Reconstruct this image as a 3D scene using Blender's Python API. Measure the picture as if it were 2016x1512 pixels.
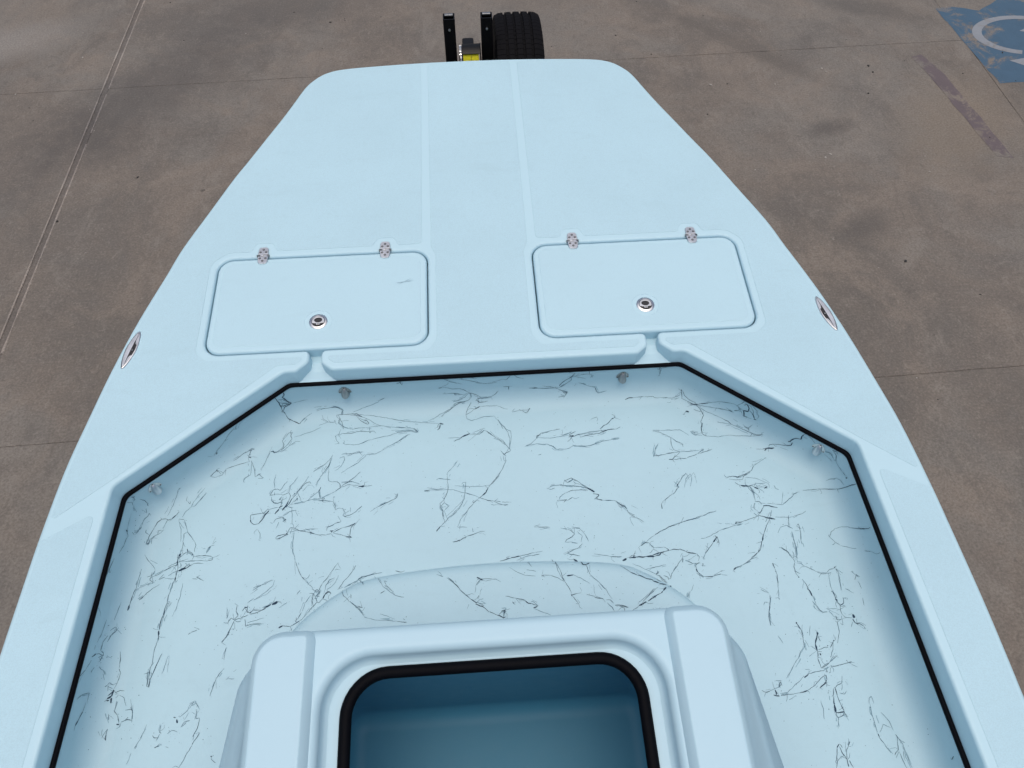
import bpy, bmesh, math, random
from math import sin, cos, pi, radians, sqrt, atan2
from mathutils import Vector, Matrix, noise
from mathutils.geometry import delaunay_2d_cdt
from mathutils.bvhtree import BVHTree

for o in list(bpy.data.objects):
    bpy.data.objects.remove(o)
S = bpy.context.scene
COL = S.collection
random.seed(7)

# ------------------------------------------------------------------ camera
PITCH = radians(4.0)          # the boat sits bow-up on its trailer
DECK_Z = 1.2
BOAT = Matrix.Translation((0, 0, DECK_Z)) @ Matrix.Rotation(PITCH, 4, 'X')
yaw, dep, roll = radians(3.8428), radians(58.5), radians(0.1152)
f = Vector((sin(yaw)*cos(dep), cos(yaw)*cos(dep), -sin(dep)))
r = Vector((cos(yaw), -sin(yaw), 0)); u = r.cross(f)
r2 = r*cos(roll) + u*sin(roll); u2 = u*cos(roll) - r*sin(roll)
M = Matrix((r2, u2, -f)).transposed().to_4x4()
M.translation = Vector((-0.0058, 0, 1.85))
cd = bpy.data.cameras.new('camera'); cam = bpy.data.objects.new('camera', cd)
COL.objects.link(cam); cam.matrix_world = BOAT @ M
cd.sensor_width = 36; cd.lens = 1514/2016*36; cd.clip_start = 0.05; cd.clip_end = 2000
S.camera = cam

# ------------------------------------------------------------------ world, sun, exposure
SUN_EL, SUN_AZ = radians(83), radians(180)
w = bpy.data.worlds.new('World'); S.world = w; w.use_nodes = True
nt = w.node_tree; nt.nodes.clear()
sky = nt.nodes.new('ShaderNodeTexSky'); sky.sky_type = 'NISHITA'; sky.sun_disc = False
sky.sun_elevation = SUN_EL; sky.sun_rotation = SUN_AZ
sky.air_density = 1.0; sky.dust_density = 6.0; sky.ozone_density = 0.6
bg = nt.nodes.new('ShaderNodeBackground'); bg.inputs[1].default_value = 0.125
wo = nt.nodes.new('ShaderNodeOutputWorld')
nt.links.new(sky.outputs[0], bg.inputs[0]); nt.links.new(bg.outputs[0], wo.inputs[0])
sl = bpy.data.lights.new('sun', 'SUN'); sl.energy = 0.9; sl.angle = radians(90); sl.color = (1, .95, .88)
so = bpy.data.objects.new('sun', sl); COL.objects.link(so)
so.rotation_euler = (pi/2 - SUN_EL, 0, pi - SUN_AZ)
S.view_settings.view_transform = 'Standard'; S.view_settings.look = 'None'
S.view_settings.exposure = 0.0; S.view_settings.gamma = 1.0
S.view_settings.use_curve_mapping = False

# ------------------------------------------------------------------ materials
def newmat(name):
    m = bpy.data.materials.new(name); m.use_nodes = True
    n = m.node_tree; b = n.nodes['Principled BSDF']
    return m, n, b
def N(n, t, **k):
    x = n.nodes.new(t)
    for a, v in k.items():
        if a in x.inputs: x.inputs[a].default_value = v
        else: setattr(x, a, v)
    return x
def noi(n, vec, scale, detail=4, rough=.55, dist=0.):
    x = N(n, 'ShaderNodeTexNoise'); x.inputs['Scale'].default_value = scale
    x.inputs['Detail'].default_value = detail; x.inputs['Roughness'].default_value = rough
    x.inputs['Distortion'].default_value = dist
    if vec is not None: n.links.new(vec, x.inputs['Vector'])
    return x.outputs['Fac']
def ramp(n, fac, stops):
    x = N(n, 'ShaderNodeValToRGB'); e = x.color_ramp.elements
    while len(e) < len(stops): e.new(.5)
    for i, (p, c) in enumerate(stops):
        e[i].position = p; e[i].color = tuple(c)+(1,) if hasattr(c, '__len__') else (c, c, c, 1)
    n.links.new(fac, x.inputs[0]); return x.outputs[0]
def mix(n, fac, a, b, mode='MIX'):
    x = N(n, 'ShaderNodeMix', data_type='RGBA', blend_type=mode)
    for s, v in ((0, fac), (6, a), (7, b)):
        if isinstance(v, (int, float)): x.inputs[s].default_value = v
        elif isinstance(v, tuple): x.inputs[s].default_value = v+(1,) if len(v) == 3 else v
        else: n.links.new(v, x.inputs[s])
    return x.outputs[2]
def bump(n, b, h, strength, dist):
    x = N(n, 'ShaderNodeBump'); x.inputs['Strength'].default_value = strength
    x.inputs['Distance'].default_value = dist
    n.links.new(h, x.inputs['Height']); n.links.new(x.outputs[0], b.inputs['Normal'])

def gelcoat(name, col, rough, mott, grain=0., gscale=900, spec=.5):
    m, n, b = newmat(name)
    tc = N(n, 'ShaderNodeTexCoord').outputs['Object']
    big = noi(n, tc, 2.3, 5, .6, .4); mid = noi(n, tc, 38, 4, .65)
    c = mix(n, ramp(n, big, [(.3, 1-mott), (.7, 1+0.0)]), (0, 0, 0), col)
    c = mix(n, ramp(n, big, [(.3, 0.), (.75, mott)]), col, tuple(v*.82 for v in col))
    c = mix(n, ramp(n, mid, [(.55, 0.), (.8, mott*.7)]), c, tuple(v*.8 for v in col))
    sw = N(n, 'ShaderNodeMapping'); sw.inputs['Rotation'].default_value = (0, 0, .35); sw.inputs['Scale'].default_value = (1.6, 7., 1.)
    n.links.new(tc, sw.inputs[0]); wipe = noi(n, sw.outputs[0], 2.2, 6, .7, .6)
    c = mix(n, ramp(n, wipe, [(.56, 0.), (.72, mott*.9)]), c, tuple(v*.84 for v in col))
    if grain:
        fg = noi(n, tc, 330, 2, .8)
        c = mix(n, ramp(n, fg, [(.36, grain*.5), (.52, 0.)]), c, tuple(v*.80 for v in col))
        c = mix(n, ramp(n, fg, [(.54, 0.), (.70, grain*.35)]), c, tuple(min(1, v*1.12) for v in col))
    n.links.new(c, b.inputs['Base Color'])
    rr = N(n, 'ShaderNodeMapRange'); n.links.new(mid, rr.inputs[0])
    rr.inputs[3].default_value = rough-.07; rr.inputs[4].default_value = rough+.09
    n.links.new(rr.outputs[0], b.inputs['Roughness'])
    b.inputs['Specular IOR Level'].default_value = spec
    if grain:
        g = noi(n, tc, gscale, 3, .7)
        bump(n, b, g, grain, .0006)
    else:
        bump(n, b, noi(n, tc, 14, 2, .5), .06, .002)
    return m
M_GEL = gelcoat('gelcoat_smooth', (.452, .660, .752), .44, .12, 0., 900, .4)
M_SKID = gelcoat('gelcoat_nonskid', (.440, .648, .742), .58, .34, .7, 520, .35)
M_LID = gelcoat('gelcoat_lid', (.446, .654, .747), .5, .2, .3, 700, .4)
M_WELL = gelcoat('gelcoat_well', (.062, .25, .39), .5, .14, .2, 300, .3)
M_LIN = gelcoat('gelcoat_liner', (.405, .598, .680), .5, .24, .2, 500, .4)
M_CON = gelcoat('gelcoat_console', (.418, .614, .716), .42, .06, 0., 900, .4)

def plain(name, col, rough, metal=0., spec=.5, gs=0, gstr=0.):
    m, n, b = newmat(name)
    tc = N(n, 'ShaderNodeTexCoord').outputs['Object']
    f_ = noi(n, tc, 60, 4, .6)
    n.links.new(mix(n, ramp(n, f_, [(.3, 0.), (.75, 1.)]), col, tuple(v*.7 for v in col)), b.inputs['Base Color'])
    b.inputs['Roughness'].default_value = rough; b.inputs['Metallic'].default_value = metal
    b.inputs['Specular IOR Level'].default_value = spec
    if gs: bump(n, b, noi(n, tc, gs, 3, .6), gstr, .001)
    return m
M_RUB = plain('black_rubber', (.0025, .003, .005), .6, 0, .06, 300, .15)
M_TYRE = plain('tyre_rubber', (.003, .003, .0045), .75, 0, .12, 150, .2)
M_BLK = plain('black_powder_coat', (.004, .004, .005), .42, 0, .25, 400, .1)
M_SS = plain('stainless', (.74, .755, .775), .28, 1., .5, 90, .08)
M_SSD = plain('stainless_dull', (.42, .43, .43), .42, 1., .5, 90, .1)
M_DARK = plain('recess_shade', (.02, .02, .024), .5)  # near-black standing in for the shade inside holes, wells and gaps
M_GALV = plain('galvanised', (.42, .43, .44), .4, .9)
M_YEL = plain('yellow_strap', (.62, .58, .02), .7, 0, .2, 600, .4)
M_INK = plain('splatter_dark', (.008, .042, .085), .5, 0, .3)
M_INK2 = plain('splatter_mid', (.024, .085, .15), .5, 0, .3)
M_SCUFF = plain('scuff', (.345, .53, .63), .6)
M_INK3 = plain('splatter_smudge', (.25, .42, .51), .5, 0, .3)

# concrete: shared colour network in world position
STAINS = [(-2.2, 4.5, .95, 1.9, .55, .65, (.066, .064, .066)), (-1.4, 5.6, .1, 1.2, .5, .6, (.075, .073, .074)),
          (2.27, 3.90, .3, .26, .12, .6, (.058, .056, .058)), (2.2, 3.0, .5, .28, .16, .7, (.075, .072, .072)),
          (-3.4, 5.2, .4, .9, .35, .8, (.19, .185, .182)), (3.0, 5.3, -.5, .8, .22, .7, (.085, .083, .082)),
          (1.9, 4.9, -.8, 1.3, .12, .6, (.088, .082, .078)), (3.1, 3.9, .9, .9, .5, .6, (.16, .138, .115))]
def concrete_color(n):
    pos = N(n, 'ShaderNodeNewGeometry').outputs['Position']
    mp = N(n, 'ShaderNodeMapping'); mp.inputs['Rotation'].default_value = (0, 0, .5)
    mp.inputs['Scale'].default_value = (1., .6, 1.); n.links.new(pos, mp.inputs[0]); st = mp.outputs[0]
    a = noi(n, pos, .55, 5, .6, .6); b_ = noi(n, pos, 1.7, 6, .65, .8)
    c_ = noi(n, st, 3.2, 6, .7, .5); d_ = noi(n, pos, 90, 3, .7); e_ = noi(n, pos, 9, 9, .78, .5)
    h_ = noi(n, pos, 34, 6, .75, .4); k1 = noi(n, st, 16, 7, .75, .8)
    col = ramp(n, a, [(.36, (.105, .099, .095)), (.47, (.128, .116, .107)), (.55, (.136, .131, .126)), (.66, (.150, .136, .124))])
    col = mix(n, ramp(n, b_, [(.50, 0.), (.64, .75)]), col, (.165, .146, .131))
    col = mix(n, ramp(n, b_, [(.34, .55), (.47, 0.)]), col, (.098, .096, .096))
    col = mix(n, ramp(n, c_, [(.55, 0.), (.70, .55)]), col, (.080, .077, .076))
    col = mix(n, ramp(n, c_, [(.34, .55), (.45, 0.)]), col, (.175, .166, .157))
    col = mix(n, ramp(n, e_, [(.56, 0.), (.70, .38)]), col, (.084, .079, .075))
    col = mix(n, ramp(n, e_, [(.32, .5), (.44, 0.)]), col, (.185, .174, .164))
    col = mix(n, ramp(n, h_, [(.54, 0.), (.66, .45)]), col, (.084, .078, .073))
    col = mix(n, ramp(n, h_, [(.34, .40), (.45, 0.)]), col, (.19, .178, .166))
    col = mix(n, ramp(n, k1, [(.56, 0.), (.68, .5)]), col, (.082, .077, .073))
    col = mix(n, ramp(n, k1, [(.32, .45), (.43, 0.)]), col, (.18, .168, .157))
    sm = N(n, 'ShaderNodeMapping'); sm.inputs['Rotation'].default_value = (0, 0, -.75)
    sm.inputs['Scale'].default_value = (4., .8, 1.); n.links.new(pos, sm.inputs[0])
    s_ = noi(n, sm.outputs[0], 1.2, 5, .7, .3)
    col = mix(n, ramp(n, s_, [(.60, 0.), (.74, .38)]), col, (.075, .072, .072))
    for (sx, sy, rz, lx, ly, k_, cc) in STAINS:
        q = N(n, 'ShaderNodeMapping', vector_type='TEXTURE'); q.inputs['Location'].default_value = (sx, sy, 0)
        q.inputs['Rotation'].default_value = (0, 0, rz); q.inputs['Scale'].default_value = (lx, ly, 1); n.links.new(pos, q.inputs[0])
        gr = N(n, 'ShaderNodeTexGradient', gradient_type='SPHERICAL'); n.links.new(q.outputs[0], gr.inputs[0])
        mu = N(n, 'ShaderNodeMath', operation='MULTIPLY'); n.links.new(gr.outputs[1], mu.inputs[0]); n.links.new(e_, mu.inputs[1])
        col = mix(n, ramp(n, mu.outputs[0], [(.06, 0.), (.36, k_)]), col, cc)
    v = N(n, 'ShaderNodeTexVoronoi', feature='F1'); v.inputs['Scale'].default_value = 2.1
    n.links.new(pos, v.inputs['Vector'])
    spots = ramp(n, v.outputs['Distance'], [(.012, .8), (.035, 0.)])
    col = mix(n, spots, col, (.05, .047, .046))
    col = mix(n, ramp(n, d_, [(.38, .42), (.56, 0.)]), col, (.065, .06, .056))
    col = mix(n, ramp(n, d_, [(.58, 0.), (.72, .4)]), col, (.22, .205, .19))
    return col, d_, e_, pos
WARM = (1.27, 1.235, 1.16)
def concrete(name, tint=(1, 1, 1)):
    tint = tuple(t_*w_ for t_, w_ in zip(tint, WARM))
    m, n, b = newmat(name)
    col, d_, e_, pos = concrete_color(n)
    n.links.new(mix(n, 1., col, tint, 'MULTIPLY'), b.inputs['Base Color'])
    b.inputs['Roughness'].default_value = .75; b.inputs['Specular IOR Level'].default_value = .3
    ad = N(n, 'ShaderNodeMath', operation='ADD'); n.links.new(d_, ad.inputs[0]); n.links.new(e_, ad.inputs[1])
    bump(n, b, ad.outputs[0], .35, .003)
    return m
def paint(name, colr, wear_lo, wear_hi, scale=5):
    m, n, b = newmat(name)
    col, d_, e_, pos = concrete_color(n)
    wn = noi(n, pos, scale, 8, .75, .4)
    k = ramp(n, wn, [(wear_lo, 1.), (wear_hi, 0.)])
    p = mix(n, ramp(n, e_, [(.35, 0.), (.7, .5)]), colr, tuple(v*.7 for v in colr))
    n.links.new(mix(n, k, mix(n, 1., col, WARM, 'MULTIPLY'), p), b.inputs['Base Color'])
    b.inputs['Roughness'].default_value = .7
    bump(n, b, d_, .3, .002)
    return m
M_CONC = concrete('concrete'); M_CONC2 = concrete('concrete_filler', (.86, .86, .88))
M_LIP = concrete('concrete_lip', (1.75, 1.75, 1.78))
M_BLUE = paint('blue_paint', (.046, .102, .165), .53, .62, 4)
M_WHITE = paint('white_paint', (.23, .255, .285), .54, .72, 7)
M_PURP = paint('faded_purple_paint', (.112, .090, .097), .50, .60, 8)
M_PEB1 = plain('pebble_dark', (.03, .03, .03), .8); M_PEB2 = plain('pebble_light', (.36, .34, .31), .8)

# ------------------------------------------------------------------ helpers
def mk(name, bm, mats, parent=None, smooth=True):
    me = bpy.data.meshes.new(name); bm.normal_update(); bm.to_mesh(me); bm.free()
    for m in (mats if isinstance(mats, (list, tuple)) else [mats]): me.materials.append(m)
    if smooth is not None:
        me.polygons.foreach_set('use_smooth', [smooth]*len(me.polygons))
    o = bpy.data.objects.new(name, me); COL.objects.link(o)
    if parent: o.parent = parent
    return o
def autosmooth(o, ang=35):
    me = o.data; me.polygons.foreach_set('use_smooth', [True]*len(me.polygons))
    bm = bmesh.new(); bm.from_mesh(me)
    for e in bm.edges:
        if len(e.link_faces) == 2 and e.calc_face_angle(0) > radians(ang): e.smooth = False
    bm.to_mesh(me); bm.free(); return o
def thing(name, label=None, cat=None, loc=(0, 0, 0), group=None, mat=None):
    o = bpy.data.objects.new(name, None); COL.objects.link(o); o.empty_display_size = .1
    if mat is not None: o.matrix_world = mat
    else: o.location = loc
    if label: o['label'] = label
    if cat: o['category'] = cat
    if group: o['group'] = group
    return o
def rpoly(pts, seg=6):
    """(x, y, radius) corners -> rounded loop of 2D points"""
    out = []; n = len(pts)
    for i in range(n):
        p = Vector(pts[i][:2]); rr = pts[i][2] if len(pts[i]) > 2 else 0
        a = Vector(pts[i-1][:2]); c = Vector(pts[(i+1) % n][:2])
        if rr <= 0: out.append(p); continue
        d1 = (a-p).normalized(); d2 = (c-p).normalized()
        ang = d1.angle(d2); t = min(rr/math.tan(ang/2), (a-p).length*.49, (c-p).length*.49)
        rr = t*math.tan(ang/2)
        cen = p+(d1+d2).normalized()*(rr/sin(ang/2))
        s = p+d1*t-cen; e = p+d2*t-cen
        a0 = atan2(s.y, s.x); da = atan2(e.y, e.x)-a0
        while da > pi: da -= 2*pi
        while da < -pi: da += 2*pi
        k = max(2, int(math.ceil(seg*abs(da)/(pi/2))))
        for j in range(k+1):
            q = a0+da*j/k; out.append(cen+Vector((cos(q), sin(q)))*rr)
    res = []
    for p in out:
        if not res or (p-res[-1]).length > 1e-5: res.append(p)
    if (res[0]-res[-1]).length < 1e-5: res.pop()
    return res
def area(l): return sum(l[i-1].x*l[i].y-l[i].x*l[i-1].y for i in range(len(l)))/2
def offs(l, d):
    """offset a loop; d > 0 grows it, d < 0 shrinks it"""
    s = 1 if area(l) > 0 else -1; out = []; n = len(l)
    for i in range(n):
        a, p, c = l[i-1], l[i], l[(i+1) % n]
        e1 = (p-a).normalized(); e2 = (c-p).normalized()
        n1 = Vector((e1.y, -e1.x))*s; n2 = Vector((e2.y, -e2.x))*s
        m = n1+n2
        m = m/max(m.length_squared, 1e-9)*2 if m.length > .3 else n1
        if m.length > 2.: m = m.normalized()*2.
        out.append(p+m*d)
    return out
def inside(l, x, y):
    k = False; n = len(l)
    for i in range(n):
        a, b = l[i-1], l[i]
        if (a.y > y) != (b.y > y) and x < (b.x-a.x)*(y-a.y)/(b.y-a.y)+a.x: k = not k
    return k
def cap(bm, outer, holes, z, mi=0, extra=None):
    """flat face with holes at height z (own vertices)"""
    vs = list(outer); ed = [(i, (i+1) % len(outer)) for i in range(len(outer))]
    for h in holes:
        s = len(vs); vs += list(h); ed += [(s+i, s+(i+1) % len(h)) for i in range(len(h))]
    if extra: vs += extra
    rv, re_, rf, *_ = delaunay_2d_cdt([Vector(v) for v in vs], ed, [], 0, 1e-6)
    bv = [bm.verts.new((v.x, v.y, z)) for v in rv]
    for t in rf:
        cx = sum(rv[i].x for i in t)/len(t); cy = sum(rv[i].y for i in t)/len(t)
        if not inside(outer, cx, cy) or any(inside(h, cx, cy) for h in holes): continue
        fc = bm.faces.new([bv[i] for i in t]); fc.material_index = mi
        fc.normal_update()
        if fc.normal.z < 0: fc.normal_flip()
    for v in bv:
        if not v.link_faces: bm.verts.remove(v)
def sweep(bm, loop, prof, mi=0, flip=False, warp=None, close=True):
    """rings at (offset, z) round a loop"""
    rings = []
    for k, (d, z) in enumerate(prof):
        l = offs(loop, d) if abs(d) > 1e-9 else loop
        pts = [Vector((p.x, p.y, z)) for p in l]
        if warp: pts = [warp(p, k) for p in pts]
        rings.append([bm.verts.new(p) for p in pts])
    ccw = area(loop) > 0
    for a, b in zip(rings[:-1], rings[1:]):
        for i in range(len(a)):
            j = (i+1) % len(a)
            q = [a[i], a[j], b[j], b[i]] if ccw == flip else [a[i], b[i], b[j], a[j]]
            try: bm.faces.new(q).material_index = mi
            except ValueError: pass
    return rings
def quarter(d0, z0, rr, sgn, n=6, flat=.004):
    """rounded edge profile: from the flat, out by rr and down by rr"""
    pr = [(d0-sgn*flat, z0)]
    for k in range(n+1):
        t = pi/2*k/n; pr.append((d0+sgn*rr*sin(t), z0-rr+rr*cos(t)))
    return pr
def box(bm, c, s, mi=0, bev=0., rot=None):
    t = bmesh.ops.create_cube(bm, size=1.)
    vs = t['verts']
    for v in vs: v.co = Vector((v.co.x*s[0], v.co.y*s[1], v.co.z*s[2]))
    fs = list({f_ for v in vs for f_ in v.link_faces})
    for f_ in fs: f_.material_index = mi
    if bev:
        g = bmesh.ops.bevel(bm, geom=list({e for v in vs for e in v.link_edges}), offset=bev, segments=2, affect='EDGES', profile=.5)
        vs = list({v for f_ in g['faces'] for v in f_.verts} | {v for v in vs if v.is_valid})
        for f_ in g['faces']: f_.material_index = mi
    for v in vs:
        if rot is not None: v.co = rot @ v.co
        v.co += Vector(c)
def tube(bm, pts, rad, n=10, mi=0, capends=True, closed=False, sq=None):
    """round tube along 3D points"""
    rings = []; m = len(pts)
    for i, p in enumerate(pts):
        a = pts[i-1] if (i or closed) else p; c = pts[(i+1) % m] if (i < m-1 or closed) else p
        t = (Vector(c)-Vector(a)).normalized()
        up = Vector((0, 0, 1)) if abs(t.z) < .95 else Vector((0, 1, 0))
        s = t.cross(up).normalized(); w_ = s.cross(t)
        rings.append([bm.verts.new(Vector(p)+s*rad*cos(2*pi*k/n)*(sq[0] if sq else 1)+w_*rad*sin(2*pi*k/n)*(sq[1] if sq else 1)) for k in range(n)])
    rng = range(m if closed else m-1)
    for i in rng:
        a, b = rings[i], rings[(i+1) % m]
        for k in range(n):
            bm.faces.new([a[k], a[(k+1) % n], b[(k+1) % n], b[k]]).material_index = mi
    if capends and not closed:
        bm.faces.new(rings[0][::-1]).material_index = mi; bm.faces.new(rings[-1]).material_index = mi
def disc(bm, c, rx, ry, z0, z1, n=24, mi=0, rot=0.):
    top = []; bot = []
    for k in range(n):
        a = 2*pi*k/n; x, y = rx*cos(a), ry*sin(a)
        x, y = x*cos(rot)-y*sin(rot), x*sin(rot)+y*cos(rot)
        top.append(bm.verts.new((c[0]+x, c[1]+y, z1))); bot.append(bm.verts.new((c[0]+x, c[1]+y, z0)))
    bm.faces.new(top).material_index = mi
    for k in range(n):
        bm.faces.new([bot[k], bot[(k+1) % n], top[(k+1) % n], top[k]]).material_index = mi
def mirror(pts): return [(-p[0],)+tuple(p[1:]) for p in pts][::-1]

# ================================================================== GROUND
g = bmesh.new()
vs = [g.verts.new(p) for p in ((-300, -300, -.0042), (300, -300, -.0042), (300, 300, -.0042), (-300, 300, -.0042))]
g.faces.new(vs)
ground = mk('ground', g, M_CONC2, None, False); ground['kind'] = 'structure'
SK = .028                         # the cross joints run slightly askew to the boat
JX = [-20.1, -14.2, -8.3, -2.438, 3.53, 9.4, 15.3, 21.2]
JY = [-12.2, -9.4, -6.6, -3.8, -1.0, 1.905, 4.725, 7.5, 10.3, 13.1, 15.9, 18.7]
def gy(x, y): return y+SK*x
for i in range(len(JX)-1):
    for j in range(len(JY)-1):
        wl = .019 if i == 3 else .0012; wr = .019 if i == 2 else .0008; wy = .0009
        x0, x1 = JX[i]+wl, JX[i+1]-wr
        b = bmesh.new()
        rnd = random.Random(i*31+j)
        def edge(pa, pb, n, amp):
            out = []
            for k in range(n):
                t = k/n; q = Vector(pa).lerp(Vector(pb), t)
                d_ = (Vector(pb)-Vector(pa)).normalized(); nn = Vector((-d_.y, d_.x))
                jit = amp*noise.noise(Vector((q.x*9+i, q.y*9+j, 3.3)))+(amp*1.6*max(0, noise.noise(Vector((q.x*31, q.y*31, 7)))-.25))
                out.append(q+nn*max(0, jit if k else 0))
            return out
        c = [(x0, gy(x0, JY[j]+wy)), (x1, gy(x1, JY[j]+wy)), (x1, gy(x1, JY[j+1]-wy)), (x0, gy(x0, JY[j+1]-wy))]
        near = i in (2, 3, 4) and 3 <= j <= 8
        k = 90 if near else 2
        loop = edge(c[0], c[1], k, .004)+edge(c[1], c[2], k, .002)+edge(c[2], c[3], k, .004)+edge(c[3], c[0], k, .002)
        cap(b, offs(loop, -.004), [], 0.)
        sweep(b, loop, [(-.004, 0.), (-.001, -.0012), (0, -.003), (0, -.0041)])
        mk('concrete_slab', b, M_CONC, ground, False)
# filler and proud lips of the wide sawn joint
b = bmesh.new()
for y0 in [1.0+k*.25 for k in range(-10, 50)]:
    box(b, (JX[3], y0+.125, -.003), (.036, .2499, .0016))
mk('joint_filler', b, M_CONC2, ground, False)
for sx in (-1, 1):
    b = bmesh.new(); prev = None
    n_ = 900
    for k in range(n_+1):
        y = -1.+k*11./n_
        wv = .0052+.003*noise.noise(Vector((sx*5, y*6, 0)))+.0035*max(0, noise.noise(Vector((sx*9, y*37, 2)))-.1)*(2 if sx > 0 else .6)
        gap = noise.noise(Vector((sx*3, y*4, 8))) < -.42
        x = JX[3]+sx*.0205
        row = [b.verts.new((x-wv, y, .0006)), b.verts.new((x-wv*.3, y, .0032)), b.verts.new((x+wv*.5, y, .0032)), b.verts.new((x+wv, y, .0006))]
        if prev and not gap:
            for q in range(3): b.faces.new([prev[q], prev[q+1], row[q+1], row[q]])
        prev = row
    mk('joint_lip', b, M_LIP, ground, False)

# painted markings
def flat(name, loop, z, mat, holes=()):
    b = bmesh.new(); cap(b, [Vector(p[:2]) for p in loop], [[Vector(q) for q in h] for h in holes], z)
    return mk(name, b, mat, ground, False)
def ragged(pts, amp, step=.05, seed=0):
    out = []
    for i in range(len(pts)):
        a = Vector(pts[i]); c = Vector(pts[(i+1) % len(pts)]); n_ = max(1, int((c-a).length/step))
        for k in range(n_):
            q = a.lerp(c, k/n_)
            out.append(q+Vector((noise.noise(Vector((q.x*7, q.y*7, seed))), noise.noise(Vector((q.x*7, q.y*7, seed+9)))))*amp)
    return out
flat('blue_parking_square', ragged([(3.555, 4.29), (5.0, 4.33), (5.0, 5.5), (4.0, 5.34), (3.80, 5.19), (3.70, 5.24), (3.60, 5.27), (3.485, 5.24)], .012), .0012, M_BLUE)
def arc(cx, cy, ro, ri, a0, a1, n_=48, ky=1.):
    o_ = [(cx+ro*cos(radians(a0+(a1-a0)*k/n_)), cy+ro*ky*sin(radians(a0+(a1-a0)*k/n_))) for k in range(n_+1)]
    i_ = [(cx+ri*cos(radians(a0+(a1-a0)*k/n_)), cy+ri*ky*sin(radians(a0+(a1-a0)*k/n_))) for k in range(n_+1)]
    return o_+i_[::-1]
flat('wheelchair_wheel', arc(3.985, 4.855, .368, .300, 35, 250, 60, .69), .0022, M_WHITE)
flat('wheelchair_figure', ragged([(3.74, 4.545), (3.84, 4.46), (3.95, 4.44), (4.6, 4.46), (4.6, 4.54), (4.26, 4.57), (4.24, 4.93), (4.42, 4.94), (4.42, 5.0), (4.12, 4.99), (3.97, 4.905), (4.10, 4.86), (4.14, 4.59), (3.9, 4.58)], .006), .0022, M_WHITE)
hd = [Vector((4.62+.085*cos(2*pi*k/20), 4.75+.085*sin(2*pi*k/20))) for k in range(20)]
flat('wheelchair_head', hd, .0022, M_WHITE)
flat('faded_purple_line', ragged([(3.205, 3.55), (3.305, 3.53), (3.268, 3.98), (3.222, 4.44), (3.16, 4.66), (3.085, 4.64), (3.12, 4.40), (3.165, 3.97)], .008, .03), .0012, M_PURP)

# grit lying on the concrete
b = bmesh.new(); rnd = random.Random(5)
for k in range(330):
    x, y = rnd.uniform(-4.2, 4.6), rnd.uniform(.2, 6.4)
    s = rnd.choice([.002, .003, .003, .004, .006])*rnd.uniform(.7, 1.4)
    mi = 0 if rnd.random() < .55 else 1
    before = set(b.faces)
    t = bmesh.ops.create_icosphere(b, subdivisions=1, radius=1.)
    rz = Matrix.Rotation(rnd.uniform(0, 6), 3, 'Z'); e = rnd.uniform(1, 2.)
    for v in t['verts']:
        v.co = rz @ Vector((v.co.x*s*e*rnd.uniform(.8, 1.2), v.co.y*s*rnd.uniform(.8, 1.2), v.co.z*s*.6)) + Vector((x, y, s*.4))
    for f_ in b.faces:
        if f_ not in before: f_.material_index = mi
grit = mk('grit', b, [M_PEB1, M_PEB2], None, False); grit['kind'] = 'stuff'
grit['label'] = 'small dark and pale stones scattered over the concrete'; grit['category'] = 'grit'

# ================================================================== BOAT
boat = thing('skiff', 'pale blue skiff with blunt bow, two deck hatches and splatter-painted cockpit', 'boat', mat=BOAT)
HW = [(.47, 2.567, 0), (.54, 2.545, 0), (.585, 2.505, 0), (.614, 2.46, 0), (.645, 2.385, 0), (.68, 2.302, 0), (.727, 2.20, 0), (.775, 2.095, 0), (.818, 2.003, 0), (.875, 1.864, 0),
      (.94, 1.705, 0), (.972, 1.60, 0), (1.004, 1.50, 0), (1.036, 1.392, 0), (1.072, 1.246, 0), (1.104, 1.085, 0), (1.130, .94, 0), (1.149, .76, 0), (1.159, .62, 0), (1.170, .44, 0), (1.176, .25, 0), (1.18, 0, 0), (1.18, -.8, 0), (1.17, -1.5, 0), (1.15, -2.3, .08)]
bow = [(-.45, 2.572), (-.3, 2.580), (-.15, 2.586), (0, 2.588), (.16, 2.586), (.32, 2.579)]
raw = [Vector(p[:2]) for p in HW]
def catmull(pts, k=5):
    out = []
    for i in range(len(pts)-1):
        p0 = pts[max(0, i-1)]; p1 = pts[i]; p2 = pts[i+1]; p3 = pts[min(len(pts)-1, i+2)]
        for j in range(k):
            t = j/k
            out.append(.5*((2*p1)+(p2-p0)*t+(2*p0-5*p1+4*p2-p3)*t*t+(3*p1-p0-3*p2+p3)*t**3))
    return out+[pts[-1]]
right = catmull([Vector(p) for p in bow[3:]]+raw, 5)       # bow centre -> right side -> stern
left = [Vector((-p.x, p.y)) for p in right[1:]][::-1]
GUN = left+right                                            # clockwise from the stern, left side first
G_R = .014
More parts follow.
